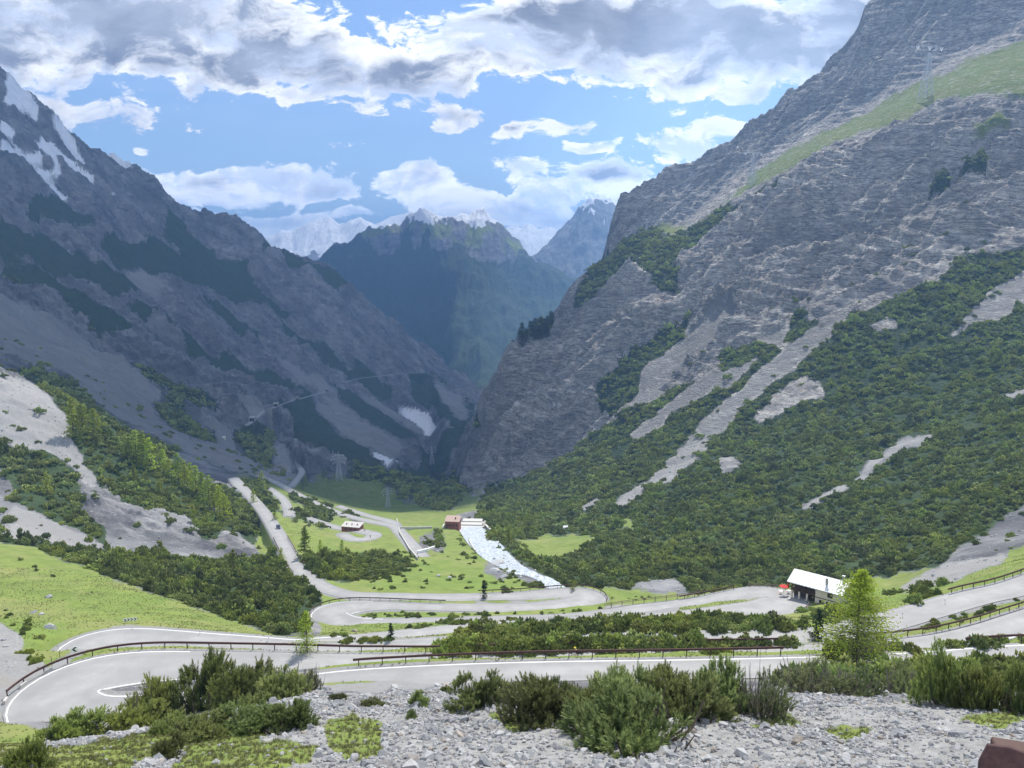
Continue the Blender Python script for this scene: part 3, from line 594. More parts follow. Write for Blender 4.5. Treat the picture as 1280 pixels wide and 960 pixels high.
# ---------------------------------------------------------------- camera, sky, sun, air
cam = bpy.data.cameras.new('camera'); co = bpy.data.objects.new('camera', cam); COL.objects.link(co); scene.camera = co
cam.sensor_fit = 'HORIZONTAL'; cam.sensor_width = 36; cam.lens = 36*F/1280; cam.clip_start = .1; cam.clip_end = 80000
co.rotation_euler = (math.radians(90)-PITCH, 0, 0)
SUN_AZ, SUN_EL = math.radians(20), math.radians(54)
sd = Vector((math.sin(SUN_AZ)*math.cos(SUN_EL), math.cos(SUN_AZ)*math.cos(SUN_EL), math.sin(SUN_EL)))
sun = bpy.data.lights.new('sun', 'SUN'); sun.energy = 4.0; sun.angle = math.radians(.55); sun.color = (1, .955, .88)
so = bpy.data.objects.new('sun', sun); COL.objects.link(so); so.rotation_euler = sd.to_track_quat('Z', 'Y').to_euler(); so.location = (0, 0, 50)

world = bpy.data.worlds.new('World'); scene.world = world; world.use_nodes = True
t = NT(world.node_tree); t.n.clear()
out = t.new('ShaderNodeOutputWorld'); bg = t.new('ShaderNodeBackground'); t.l.new(bg.outputs[0], out.inputs[0])
sky = t.new('ShaderNodeTexSky'); sky.sky_type = 'NISHITA'; sky.sun_disc = False; sky.sun_elevation = SUN_EL; sky.sun_rotation = SUN_AZ; sky.altitude = 2200; sky.air_density = 1.0; sky.dust_density = .6; sky.ozone_density = 2.2
D = t.new('ShaderNodeTexCoord').outputs['Generated']
xyz = t.new('ShaderNodeSeparateXYZ', {'Vector': D}); dx, dy, dz = xyz.outputs
def cl_center(px, py):
    a, e = ray(px, py); return float(a), float(e)
dyc = t.math('MAXIMUM', dy, .05)
u = t.math('DIVIDE', dx, dyc); v = t.math('DIVIDE', dz, dyc)
# clouds: (px, py, rx, ry, weight) ellipses
CL = [(-80,40,260,75,1.1),(170,20,260,70,1.1),(60,140,150,36,.9),(330,70,170,52,1.),(480,90,130,50,.9),(640,50,170,50,1.0),(560,150,55,22,.85),(820,30,300,58,1.15),(760,75,120,40,.8),(960,60,190,72,1.1),(880,95,90,40,.8),(1100,40,200,90,1.1),(930,120,70,24,.8),
      (645,160,38,14,.8),(700,158,40,14,.85),(725,184,34,11,.8),(860,180,85,25,.95),(905,165,50,18,.8),(300,226,140,22,1.2),(390,238,80,18,1.15),(250,248,120,16,.95),(525,228,60,24,1.2),(580,256,75,24,1.2),(500,215,30,8,.6),(650,212,60,18,.9),(760,222,70,26,1.),(700,240,70,22,1.05),(640,262,90,22,1.15),(700,275,70,14,1.05),(760,252,40,8,.7),(170,190,16,6,.7),(360,272,110,14,1.0),(440,264,60,10,.8),(270,285,80,20,1.1),(540,60,60,30,.6)]
uv = t.new('ShaderNodeCombineXYZ', {'X': u, 'Y': v}).outputs[0]
wn = t.new('ShaderNodeTexNoise', {'Vector': uv, 'Scale': 9., 'Detail': 3., 'Roughness': .5})
wv = t.new('ShaderNodeVectorMath', {0: wn.outputs[1], 1: (.5, .5, .5)}, operation='SUBTRACT')
wv2 = t.new('ShaderNodeVectorMath', {0: wv.outputs[0], 1: (.10, .05, 0)}, operation='MULTIPLY')
uvw = t.new('ShaderNodeVectorMath', {0: uv, 1: wv2.outputs[0]}, operation='ADD').outputs[0]
dens = None
for (px, py, rx, ry, wt) in CL:
    cx, cy = cl_center(px, py)
    s1 = t.new('ShaderNodeVectorMath', {0: uvw, 1: (cx, cy, 0)}, operation='SUBTRACT')
    s2 = t.new('ShaderNodeVectorMath', {0: s1.outputs[0], 1: (F/rx/1.5, F/ry/1.5, 0)}, operation='MULTIPLY')
    ln = t.new('ShaderNodeVectorMath', {0: s2.outputs[0]}, operation='LENGTH').outputs['Value']
    vv = t.math('MULTIPLY', t.ramp(ln, 0, 1, 1, 0), wt)
    dens = vv if dens is None else t.math('SMOOTH_MAX', dens, vv)
    if vv is not dens: dens.node.inputs[2].default_value = .18
perspv = t.mapping(uvw, (1., 1.9, 1.))
na2_scale = 24.
def cn(vec, off):
    q = t.new('ShaderNodeVectorMath', {0: vec, 1: off}, operation='ADD').outputs[0]
    return t.noise(q, 7.5, 10, .62, .15)
na = cn(perspv, (0, 0, .3)); nb = cn(perspv, (.025, .05, .3)); 
bil = t.new('ShaderNodeTexVoronoi', {'Vector': perspv, 'Scale': 22.}, feature='SMOOTH_F1'); bil.inputs['Smoothness'].default_value = .4
nf = t.noise(perspv, 24., 10, .68); field = t.math('ADD', dens, t.math('MULTIPLY', t.math('SUBTRACT', na, .5), 1.1)); field = t.math('ADD', field, t.math('MULTIPLY', t.math('SUBTRACT', nf, .5), 1.1))
field = t.math('SUBTRACT', field, t.math('MULTIPLY', bil.outputs['Distance'], .22))
mask = t.ramp(field, .30, .39)
thick = t.ramp(field, .42, .8)
hgt = t.ramp(v, .06, .26)      # high clouds are seen from below: darker bellies
nf2 = t.noise(t.new('ShaderNodeVectorMath', {0: perspv, 1: (.008, .016, 0)}, operation='ADD').outputs[0], 24., 10, .68)
lit = t.ramp(t.math('ADD', t.math('SUBTRACT', na, nb), t.math('MULTIPLY', t.math('SUBTRACT', nf, nf2), .7)), -.10, .09)
white = t.mix(lit, (.66, .74, .90), (1.12, 1.12, 1.10))
lowb = t.ramp(v, .03, .17, 2.0, .86); white = t.new('ShaderNodeVectorMath', {0: white, 'Scale': lowb}, operation='SCALE').outputs[0]
dark = t.mix(t.ramp(na, .35, .75), (.40, .44, .52), (.15, .17, .22))
dk = None
for (px, py, rx, ry, wt) in [(120,30,270,58,1.),(330,95,100,34,.8),(240,112,60,20,.6),(560,92,90,26,.95),(480,20,120,26,.6),(700,10,120,22,.7),(900,40,200,50,1.),(1080,60,150,70,.9),(560,128,60,18,.7),(390,15,90,20,.6),(770,212,60,14,.7),(640,150,30,8,.5)]:
    cx, cy = cl_center(px, py)
    s1 = t.new('ShaderNodeVectorMath', {0: uvw, 1: (cx, cy, 0)}, operation='SUBTRACT'); s2 = t.new('ShaderNodeVectorMath', {0: s1.outputs[0], 1: (F/rx/1.3, F/ry/1.3, 0)}, operation='MULTIPLY')
    ln = t.new('ShaderNodeVectorMath', {0: s2.outputs[0]}, operation='LENGTH').outputs['Value']; vv = t.math('MULTIPLY', t.ramp(ln, 0, 1, 1, 0), wt*1.6); dk = vv if dk is None else t.math('MAXIMUM', dk, vv)
dk = t.ramp(t.math('ADD', dk, t.math('MULTIPLY', t.math('SUBTRACT', t.noise(perspv, 11., 8, .62), .5), 1.3)), -.05, .42)
body = t.mix(t.math('MULTIPLY', thick, t.math('ADD', t.math('MULTIPLY', dk, .98), .12)), white, dark)
skyc = t.new('ShaderNodeVectorMath', {0: sky.outputs[0], 1: (.102, .102, .102)}, operation='MULTIPLY').outputs[0]
wisp = t.ramp(t.noise(t.mapping(uv, (1., 5., 1.), (0, 0, .1)), 3., 6, .6), .5, .8, 0, .25)
skyc = t.mix(wisp, skyc, (.55, .66, .85))
front = t.ramp(dy, .1, .35)
cloudy_else = t.ramp(t.noise(D, 2.5, 7, .6), .42, .58, 0, .9)
m2 = t.mix(front, cloudy_else, mask, 'FLOAT')
c = t.mix(m2, skyc, t.mix(front, (1.0, 1.07, 1.2), body))
t.l.new(c, bg.inputs[0]); bg.inputs[1].default_value = 1.0

# the cloud above the valley, out of the top of the picture, whose shadow lies on the left wall
def cloud_above(P, c0, low):
    ALT = 4200.
    bm = bmesh.new(); n = len(P); top = []; bot = []; tt = 1/sd.z
    Pd = []
    for i in range(n):
        a = Vector(P[i]); b = Vector(P[(i+1) % n]); k = max(2, int((b-a).length/120))
        for j in range(k): Pd.append(a.lerp(b, j/k))
    for i, p in enumerate(Pd):
        r = 1+.03*math.sin(i*1.7)+.03*random.uniform(-1, 1); q = c0+(p-c0)*r; g = low
        x = q.x+sd.x*tt*(ALT-g); y = q.y+sd.y*tt*(ALT-g)
        bot.append(bm.verts.new((x, y, ALT+random.uniform(-30, 30)))); top.append(bm.verts.new((x, y, ALT+260+random.uniform(-90, 90))))
    N_ = len(Pd)
    for i in range(N_): bm.faces.new((bot[i], bot[(i+1) % N_], top[(i+1) % N_], top[i]))
    bm.faces.new(top); bm.faces.new(bot[::-1]); me = bpy.data.meshes.new('cloud'); bm.to_mesh(me); bm.free()
    m, t, b = new_mat('cloud_white'); b.inputs['Base Color'].default_value = (.8, .8, .82, 1)
    mesh_obj('cloud', me, m, kind='stuff')
cloud_above([(-2600,900),(-1000,640),(-330,560),(-230,760),(-130,900),(60,1010),(220,1180),(230,1800),(150,2700),(0,3400),(-150,4400),(-400,5600),(-1500,6000),(-3800,5600),(-4800,2500)], Vector((-1200, 3200)), -150.)
def haze_box():
    bm = bmesh.new(); bmesh.ops.create_cube(bm, size=1.)
    x0, x1, y0, y1, z0, z1 = -13500, 13500, -400, HAZE_FAR, ZMIN-1, ZMAX+10
    for v_ in bm.verts:
        v_.co = ((x0 if v_.co.x < 0 else x1), (y0 if v_.co.y < 0 else y1), (z0 if v_.co.z < 0 else z1))
    me = bpy.data.meshes.new('haze'); bm.to_mesh(me); bm.free()
    m = bpy.data.materials.new('air'); m.use_nodes = True; t = NT(m.node_tree); t.n.clear(); o = t.new('ShaderNodeOutputMaterial')
    v_ = t.new('ShaderNodeVolumePrincipled'); v_.inputs['Color'].default_value = (.30, .56, 1., 1); v_.inputs['Density'].default_value = HAZE; v_.inputs['Anisotropy'].default_value = .0
    t.l.new(v_.outputs[0], o.inputs[1]); mesh_obj('haze', me, m, kind='stuff')
HAZE = 1.25e-4
zs = [v for o in bpy.data.objects if o.type == 'MESH' and o.get('kind') == 'structure' for v in (min(c[2] for c in o.bound_box), max(c[2] for c in o.bound_box))]
ZMIN, ZMAX = min(zs), max(zs); HAZE_FAR = 20000; print('zrange', ZMIN, ZMAX)
haze_box()
scene.view_settings.view_transform = 'Standard'; scene.view_settings.look = 'None'; scene.view_settings.exposure = .88; scene.view_settings.gamma = 1
scene.cycles.max_bounces = 5; scene.cycles.diffuse_bounces = 2; scene.cycles.transparent_max_bounces = 8; scene.cycles.volume_bounces = 0
scene.cycles.use_denoising = True
# ---------------------------------------------------------------- vegetation
def leaf_mat(name, base, tip, trans=.35, rough=.6):
    m = bpy.data.materials.new(name); m.use_nodes = True; t = NT(m.node_tree); t.n.clear(); o = t.new('ShaderNodeOutputMaterial')
    vc = t.new('ShaderNodeVertexColor', layer_name='tint'); oi = t.new('ShaderNodeObjectInfo'); s = t.new('ShaderNodeSeparateColor', {'Color': vc.outputs[0]}).outputs
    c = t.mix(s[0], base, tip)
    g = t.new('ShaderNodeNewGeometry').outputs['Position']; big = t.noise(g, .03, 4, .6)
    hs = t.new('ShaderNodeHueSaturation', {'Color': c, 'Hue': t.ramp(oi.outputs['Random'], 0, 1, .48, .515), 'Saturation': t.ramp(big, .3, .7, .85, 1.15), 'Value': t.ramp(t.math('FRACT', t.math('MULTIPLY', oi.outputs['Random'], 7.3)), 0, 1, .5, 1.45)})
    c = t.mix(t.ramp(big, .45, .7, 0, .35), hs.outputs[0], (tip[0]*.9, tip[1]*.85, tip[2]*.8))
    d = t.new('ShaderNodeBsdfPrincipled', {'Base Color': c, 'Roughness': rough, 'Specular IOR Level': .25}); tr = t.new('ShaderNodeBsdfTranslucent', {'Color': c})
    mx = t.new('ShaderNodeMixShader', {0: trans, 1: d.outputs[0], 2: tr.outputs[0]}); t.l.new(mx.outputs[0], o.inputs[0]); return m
M_PINE = leaf_mat('pine_needles', (.10, .145, .04), (.46, .51, .13), .47)
M_PINE2 = leaf_mat('pine_needles_grey', (.12, .15, .06), (.32, .36, .13), .42)
M_LARCH = leaf_mat('larch_needles', (.30, .40, .055), (.48, .57, .11), .5)
M_SPRUCE = leaf_mat('spruce_needles', (.025, .05, .02), (.07, .11, .035), .3)
M_BARK = simple('bark', (.12, .095, .075), .95, .3, 8.)
M_TWIG = simple('grey_twigs', (.23, .20, .17), .95, .25, 8.)
def raw_mesh(name, V, Fc, tint=None, smooth_=False):
    me = bpy.data.meshes.new(name); me.from_pydata([tuple(v) for v in V], [], Fc)
    if tint is not None:
        a = me.color_attributes.new('tint', 'FLOAT_COLOR', 'POINT'); tt = np.ones((len(V), 4), np.float32); tt[:, 0] = tint; a.data.foreach_set('color', tt.ravel())
    if smooth_: me.polygons.foreach_set('use_smooth', [True]*len(me.polygons))
    return me
def frame(d):
    d = d/np.linalg.norm(d); a = np.array([0, 0, 1.]) if abs(d[2]) < .9 else np.array([1., 0, 0]); u = np.cross(d, a); u /= np.linalg.norm(u); return u, np.cross(d, u), d
def bush_mesh(name, branches, per, detail, seed, h=1.0, tl=.17, tr=.05, spread=.17):
    """a low dome of upswept branch ends, each a fan of needle candles"""
    r = np.random.default_rng(seed); V = []; Fc = []; T = []
    nl = 6; lobes = [(r.uniform(-.55, .55), r.uniform(-.55, .55), r.uniform(.5, 1.0)) for _ in range(nl)]
    for bi in range(branches):
        lx, ly, lh = lobes[r.integers(nl)]; th = r.uniform(0, 6.28); q = math.sqrt(r.uniform(0, 1)); x = lx+.48*q*math.cos(th); y = ly+.48*q*math.sin(th)
        top = lh*h*(1-.5*q*q)*max(.3, 1-.28*(x*x+y*y)); top = max(top*r.uniform(.55, 1.05) if r.random() < .5 else top, .14)
        if r.random() < .25: top = max(.12, top*r.uniform(.2, .6))
        bd = np.array([x*.55+r.normal(0, .12), y*.55+r.normal(0, .12), .8]); bd /= np.linalg.norm(bd); cen = np.array([x, y, max(top-tl*.9, .03)]); bt = r.uniform(.45, 1.)*(.45+.55*min(1, top/(h*.8)))
        for i in range(per):
            u0, v0, w0 = frame(bd); a = r.uniform(0, 6.28); q2 = math.sqrt(r.uniform(0, 1)); off = (math.cos(a)*u0+math.sin(a)*v0)*spread*q2
            p = cen+off+w0*(spread*.9*(1-q2*q2)-r.uniform(0, .22)*(1.2-q2)); d = bd+off/spread*.55+r.normal(0, .14, 3); d /= np.linalg.norm(d); p[2] = max(p[2], .0)
            L = tl*r.uniform(.65, 1.25); R = tr*r.uniform(.8, 1.25); u, v, w = frame(d); tip = bt*r.uniform(.5, 1)
            if detail == 'high':
                for j in range(6):
                    s = (j+.3)/6; c = p+w*L*s; rr = R*(1.1-.5*s)
                    for k in range(4):
                        a = r.uniform(0, 6.28); dirn = (math.cos(a)*u+math.sin(a)*v)*rr+w*L*.28; sd_ = np.cross(dirn, w); sd_ /= np.linalg.norm(sd_)+1e-9; sd_ = sd_*R*.22
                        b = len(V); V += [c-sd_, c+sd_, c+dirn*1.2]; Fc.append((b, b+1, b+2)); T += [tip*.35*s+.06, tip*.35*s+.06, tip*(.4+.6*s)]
            else:
                n = 4 if detail == 'mid' else 3; b = len(V); a0 = r.uniform(0, 6.28); k_ = 1.35 if detail == 'mid' else 1.7
                V.append(p); T.append(.15)
                for k in range(n):
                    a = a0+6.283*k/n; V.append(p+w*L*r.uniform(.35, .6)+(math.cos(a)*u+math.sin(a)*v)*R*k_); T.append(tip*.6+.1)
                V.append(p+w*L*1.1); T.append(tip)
                for k in range(n):
                    Fc.append((b, b+1+(k+1) % n, b+1+k)); Fc.append((b+1+k, b+1+(k+1) % n, b+1+n))
    return raw_mesh(name, V, Fc, np.array(T))
def tube(V, Fc, pts, rad, n=5):
    pts = [np.array(p, float) for p in pts]; base = None
    for i, p in enumerate(pts):
        d = pts[min(i+1, len(pts)-1)]-pts[max(i-1, 0)]; u, v, w = frame(d); b = len(V)
        for k in range(n):
            a = 6.283*k/n; V.append(p+(math.cos(a)*u+math.sin(a)*v)*rad[i])
        if base is not None:
            for k in range(n): Fc.append((base+k, base+(k+1) % n, b+(k+1) % n, b+k))
        base = b
def stems_mesh(name, seed, n=16, twig=.02, bare=0):
    r = np.random.default_rng(seed); V = []; Fc = []
    for i in range(n+bare):
        a = r.uniform(0, 6.28); R = r.uniform(.3, .85); hh = r.uniform(.3, .8)*(1.25 if i >= n else 1.)
        p = [(0, 0, -.15), (.35*R*math.cos(a), .35*R*math.sin(a), .08), (.8*R*math.cos(a), .8*R*math.sin(a), hh*.45), (R*math.cos(a), R*math.sin(a), hh)]
        tube(V, Fc, p, [twig*1.6, twig*1.3, twig*.8, twig*.35], 5)
        if i >= n:
            for _ in range(6):
                b = np.array(p[2])*r.uniform(.6, 1.); e = b+np.array([r.normal(0, .15), r.normal(0, .15), r.uniform(.15, .4)]); tube(V, Fc, [b, e], [twig*.4, twig*.15], 3)
    return raw_mesh(name, V, Fc)
def with_mat(me, m): me.materials.append(m); return me
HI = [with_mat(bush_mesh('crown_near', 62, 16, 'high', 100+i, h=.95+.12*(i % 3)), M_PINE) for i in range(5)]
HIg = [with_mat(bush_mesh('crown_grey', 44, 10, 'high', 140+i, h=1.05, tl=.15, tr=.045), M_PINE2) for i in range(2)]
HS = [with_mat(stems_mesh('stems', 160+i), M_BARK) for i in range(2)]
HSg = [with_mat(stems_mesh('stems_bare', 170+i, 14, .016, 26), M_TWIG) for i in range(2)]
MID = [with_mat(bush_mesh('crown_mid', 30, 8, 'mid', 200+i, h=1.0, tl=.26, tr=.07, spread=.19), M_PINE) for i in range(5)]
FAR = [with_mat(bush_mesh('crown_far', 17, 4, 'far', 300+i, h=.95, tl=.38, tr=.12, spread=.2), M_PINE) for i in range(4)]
def larch_mesh(name, seed, n_whorl=26, per=7, R=.17, twigs=9, fine=1., power=.75):
    """unit-high conifer: crown of leaf-clump blades on drooping branches; returns crown, trunk"""
    r = np.random.default_rng(seed); V = []; Fc = []; T = []; TV = []; TF = []
    tube(TV, TF, [(0, 0, -.03), (.004, 0, .3), (-.003, .003, .7), (0, 0, .985)], [.018, .014, .008, .002], 7)
    for i in range(n_whorl):
        s = (i+r.uniform(0, .8))/n_whorl; z = .06+.93*s; L = R*(1-s)**power*(1.+.0*s)+.012
        if s < .12: L *= .75+2*s
        for k in range(per):
            a = r.uniform(0, 6.28); l = L*r.uniform(.6, 1.2); dr = -.12+.5*s
            end = np.array([math.cos(a)*l, math.sin(a)*l, z+dr*l]); st = np.array([0, 0, z]); mid = (st+end)/2-np.array([0, 0, .03*l])
            tube(TV, TF, [st, mid, end], [.0035*(1.2-s), .0025*(1.2-s), .001], 3)
            for j in range(twigs):
                q = r.uniform(.25, 1.05); c = st+(end-st)*q+np.array([r.normal(0, .16*l+.004), r.normal(0, .16*l+.004), r.normal(-.01, .006)])
                d = np.array([r.normal(0, 1), r.normal(0, 1), r.normal(.3, .6)]); u, v, w = frame(d); sz = .017*fine*r.uniform(.6, 1.3)
                for _ in range(3):
                    u2 = u*math.cos(_*1.05)+v*math.sin(_*1.05); b = len(V); V += [c-w*sz, c+u2*sz*.42, c+w*sz*1.2, c-u2*sz*.42]; Fc.append((b, b+1, b+2, b+3)); tt = r.uniform(0, 1); T += [tt*.6, tt, tt, tt]
    return raw_mesh(name, V, Fc, np.array(T)), raw_mesh(name+'_trunk', TV, TF)
def tree_proto(seed, mat, **kw):
    c, tr = larch_mesh('conifer', seed, **kw); c.materials.append(mat); tr.materials.append(M_BARK); return c, tr
LARCH_BIG = tree_proto(1, M_LARCH, n_whorl=42, per=11, R=.44, twigs=19, fine=.60, power=.74)
LARCH_MID = tree_proto(2, M_LARCH, n_whorl=26, per=7, R=.30, twigs=8, fine=1.)
LARCH_SM = [tree_proto(3+i, M_LARCH, n_whorl=16, per=6, R=.25+.03*i, twigs=5, fine=1.9) for i in range(3)]
SPRUCE = [tree_proto(8+i, M_SPRUCE, n_whorl=15, per=6, R=.17, twigs=5, fine=2.1) for i in range(2)]

def ground(px, py, ymin=18.): return hit(px, py, 0., ymin)
def empty(name, loc, rz=0., sc=(1, 1, 1), **props):
    o = bpy.data.objects.new(name, None); o.location = loc; o.rotation_euler = (0, 0, rz); o.scale = sc; o.empty_display_size = .5; COL.objects.link(o)
    for k, v in props.items(): o[k] = v
    return o
def child(name, me, parent, **props):
    o = bpy.data.objects.new(name, me); o.parent = parent; COL.objects.link(o)
    for k, v in props.items(): o[k] = v
    return o
GROUP_PINE = 'mountain pine shrubs on the slopes'
def big_bush(px, py, w, h, label, grey=False, seed=0, ymin=18., sink=.12):
    w *= 1.2; h *= .84
    g = ground(px, py, ymin)
    sx = w/F*g.y/CP/2; sz = h/F*g.length/1.02
    root = empty('mountain_pine_shrub', (g.x, g.y+sx*.35, g.z-.05-sink*sz+ (zlook(g.x, g.y+sx*.35, GZ)-g.z)*.8), random.uniform(0, 6.28), (sx, sx*.85, sz), label=label, category='shrub', group=GROUP_PINE)
    child('crown', (HIg if grey else HI)[seed % (2 if grey else 5)], root); child('stem', (HSg if grey else HS)[seed % 2], root)
    return root
NEAR = [(815,938,200,104,'biggest pine shrub, bulging to the front of the stony slope right of centre',0),
 (668,906,120,76,'dense pine shrub left of the big front shrub, above bare scree',0),(600,886,80,50,'low pine shrub at the left end of the central clump',0),
 (738,905,90,80,'pine shrub behind and left of the biggest front shrub',0),(775,900,110,92,'tall many-tipped pine shrub behind the biggest front shrub',0),
 (862,905,120,84,'pine shrub filling the gap right of the biggest front shrub',0),(905,890,90,78,'pine shrub near the right end of the central clump',0),(955,898,95,84,'thin greyish pine shrub with bare twigs ending the central clump on the right',1),
 (700,884,70,58,'pine shrub poking up over the road edge in the central clump',0),(835,880,80,66,'upright pine shrub in the back row of the central clump',0),
 (468,882,40,18,'small round cushion of pine alone on the gravel',0),(524,884,32,24,'small upright pine sprig on the gravel right of the round cushion',0),(514,897,20,10,'tiny flat pine seedling in the stones below the sprig',0),(556,866,20,16,'little pine seedling at the edge of the road shoulder',0),
 (1020,868,100,52,'greyish loose shrub directly below the big larch, left side',1),(1075,870,90,48,'greyish twiggy shrub directly below the big larch, right side',1),(1135,868,80,52,'brownish thin shrub between the larch and the bright green shrubs',1),
 (1193,884,82,78,'bright yellow-green upright shrub left of the two at the right edge',0),(1245,888,84,76,'bright green shrub at the right edge beside the metal post',0),(1290,892,70,84,'shrub cut by the right edge of the stony slope',0),
 (200,898,100,66,'tall pine shrub in front of the first bend island',0),(248,890,100,84,'highest pine shrub in the left clump below the road',0),(300,884,90,66,'pine shrub at the middle of the left clump',0),(345,876,90,62,'pine shrub near the right end of the left clump',0),(388,866,46,40,'bare brownish twiggy shrub ending the left clump',1),
 (150,912,90,48,'pine shrub at the inner bend of the nearest hairpin',0),(100,920,80,36,'low pine shrub left of the hairpin island',0),(65,926,50,26,'lowest pine shrub beside the white edge line of the hairpin',0),
 (215,918,60,40,'light green shrub in the second row of the left clump',0),(240,930,90,36,'pine shrub on the grassy step below the left clump',0),(300,922,110,40,'wide flat pine shrub on the grassy step',0),(355,914,80,42,'pine shrub at the right end of the grassy step',0),(205,948,52,28,'separate small pine shrub in the grass at lower left',0),(22,962,70,48,'pine shrub in the bottom left corner',0),(420,876,26,14,'small pine tuft between the left clump and the gravel',0)]
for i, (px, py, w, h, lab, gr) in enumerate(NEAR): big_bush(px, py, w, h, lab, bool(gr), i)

# scatter over the slopes
E_ = GZ/GY; CM = np.maximum.accumulate(E_, 0); VIS = np.zeros(GZ.shape, bool)
VIS[1:] = (GZ[1:]+2.0)/GY[1:] >= CM[:-1]
PX, PY = proj(GX, GY, GZ)
INF = (PX > -60) & (PX < 1340) & (PY > -20) & (PY < 985)
dYr = np.gradient(GY, axis=0); dXc = np.gradient(GX, axis=1); AREA = np.abs(dYr*dXc)
def scatter_pts(weight, n_max, seed):
    r = np.random.default_rng(seed); w = (weight*AREA).ravel(); tot = w.sum(); n = int(min(tot, n_max)); idx = r.choice(w.size, n, p=w/tot)
    i, j = np.unravel_index(idx, GZ.shape)
    u = r.uniform(-.5, .5, n); v = r.uniform(-.5, .5, n)
    i2 = np.clip(i, 1, NR-2); j2 = np.clip(j, 1, NC-2)
    x = GX[i2, j2]+u*dXc[i2, j2]; y = GY[i2, j2]+v*dYr[i2, j2]; z = GZ[i2, j2]+v*(GZ[i2+1, j2]-GZ[i2-1, j2])*.5+u*(GZ[i2, j2+1]-GZ[i2, j2-1])*.5
    return np.stack([x, y, z], 1), i2, j2
edgen = fbm(GX/7, GY/7, 3, 207)
vegW = np.clip((CV[VEG]-.45)*3, 0, 1)*(rD > 1.6)*(GY > 58)*(GY < 1350)*(VIS | (np.random.default_rng(1).random(GZ.shape) < .0))*INF
patch = fbm(GX/34, GY/34, 4, 217)
vegW = vegW*sstep(-.5, -.2, edgen)*(.25+.75*sstep(-.42, -.12, patch))+np.clip(CV[SCREE]+CV[ROCK]*.8, 0, 1)*(rD > 3)*(GY > 180)*(GY < 900)*VIS*INF*.12*sstep(.0, .3, edgen)*(PY < 690)
spacing = np.interp(GY, [60, 250, 500, 900, 1300], [1.8, 2.1, 2.9, 4.6, 6.5])
P_all, pi, pj = scatter_pts(vegW/spacing**2, 60000, 11)
yy = P_all[:, 1]; rs = np.random.default_rng(12)
size = np.interp(yy, [60, 250, 500, 900, 1300], [1.6, 1.8, 2.4, 3.6, 4.8])*rs.lognormal(-.12, .36, len(yy))
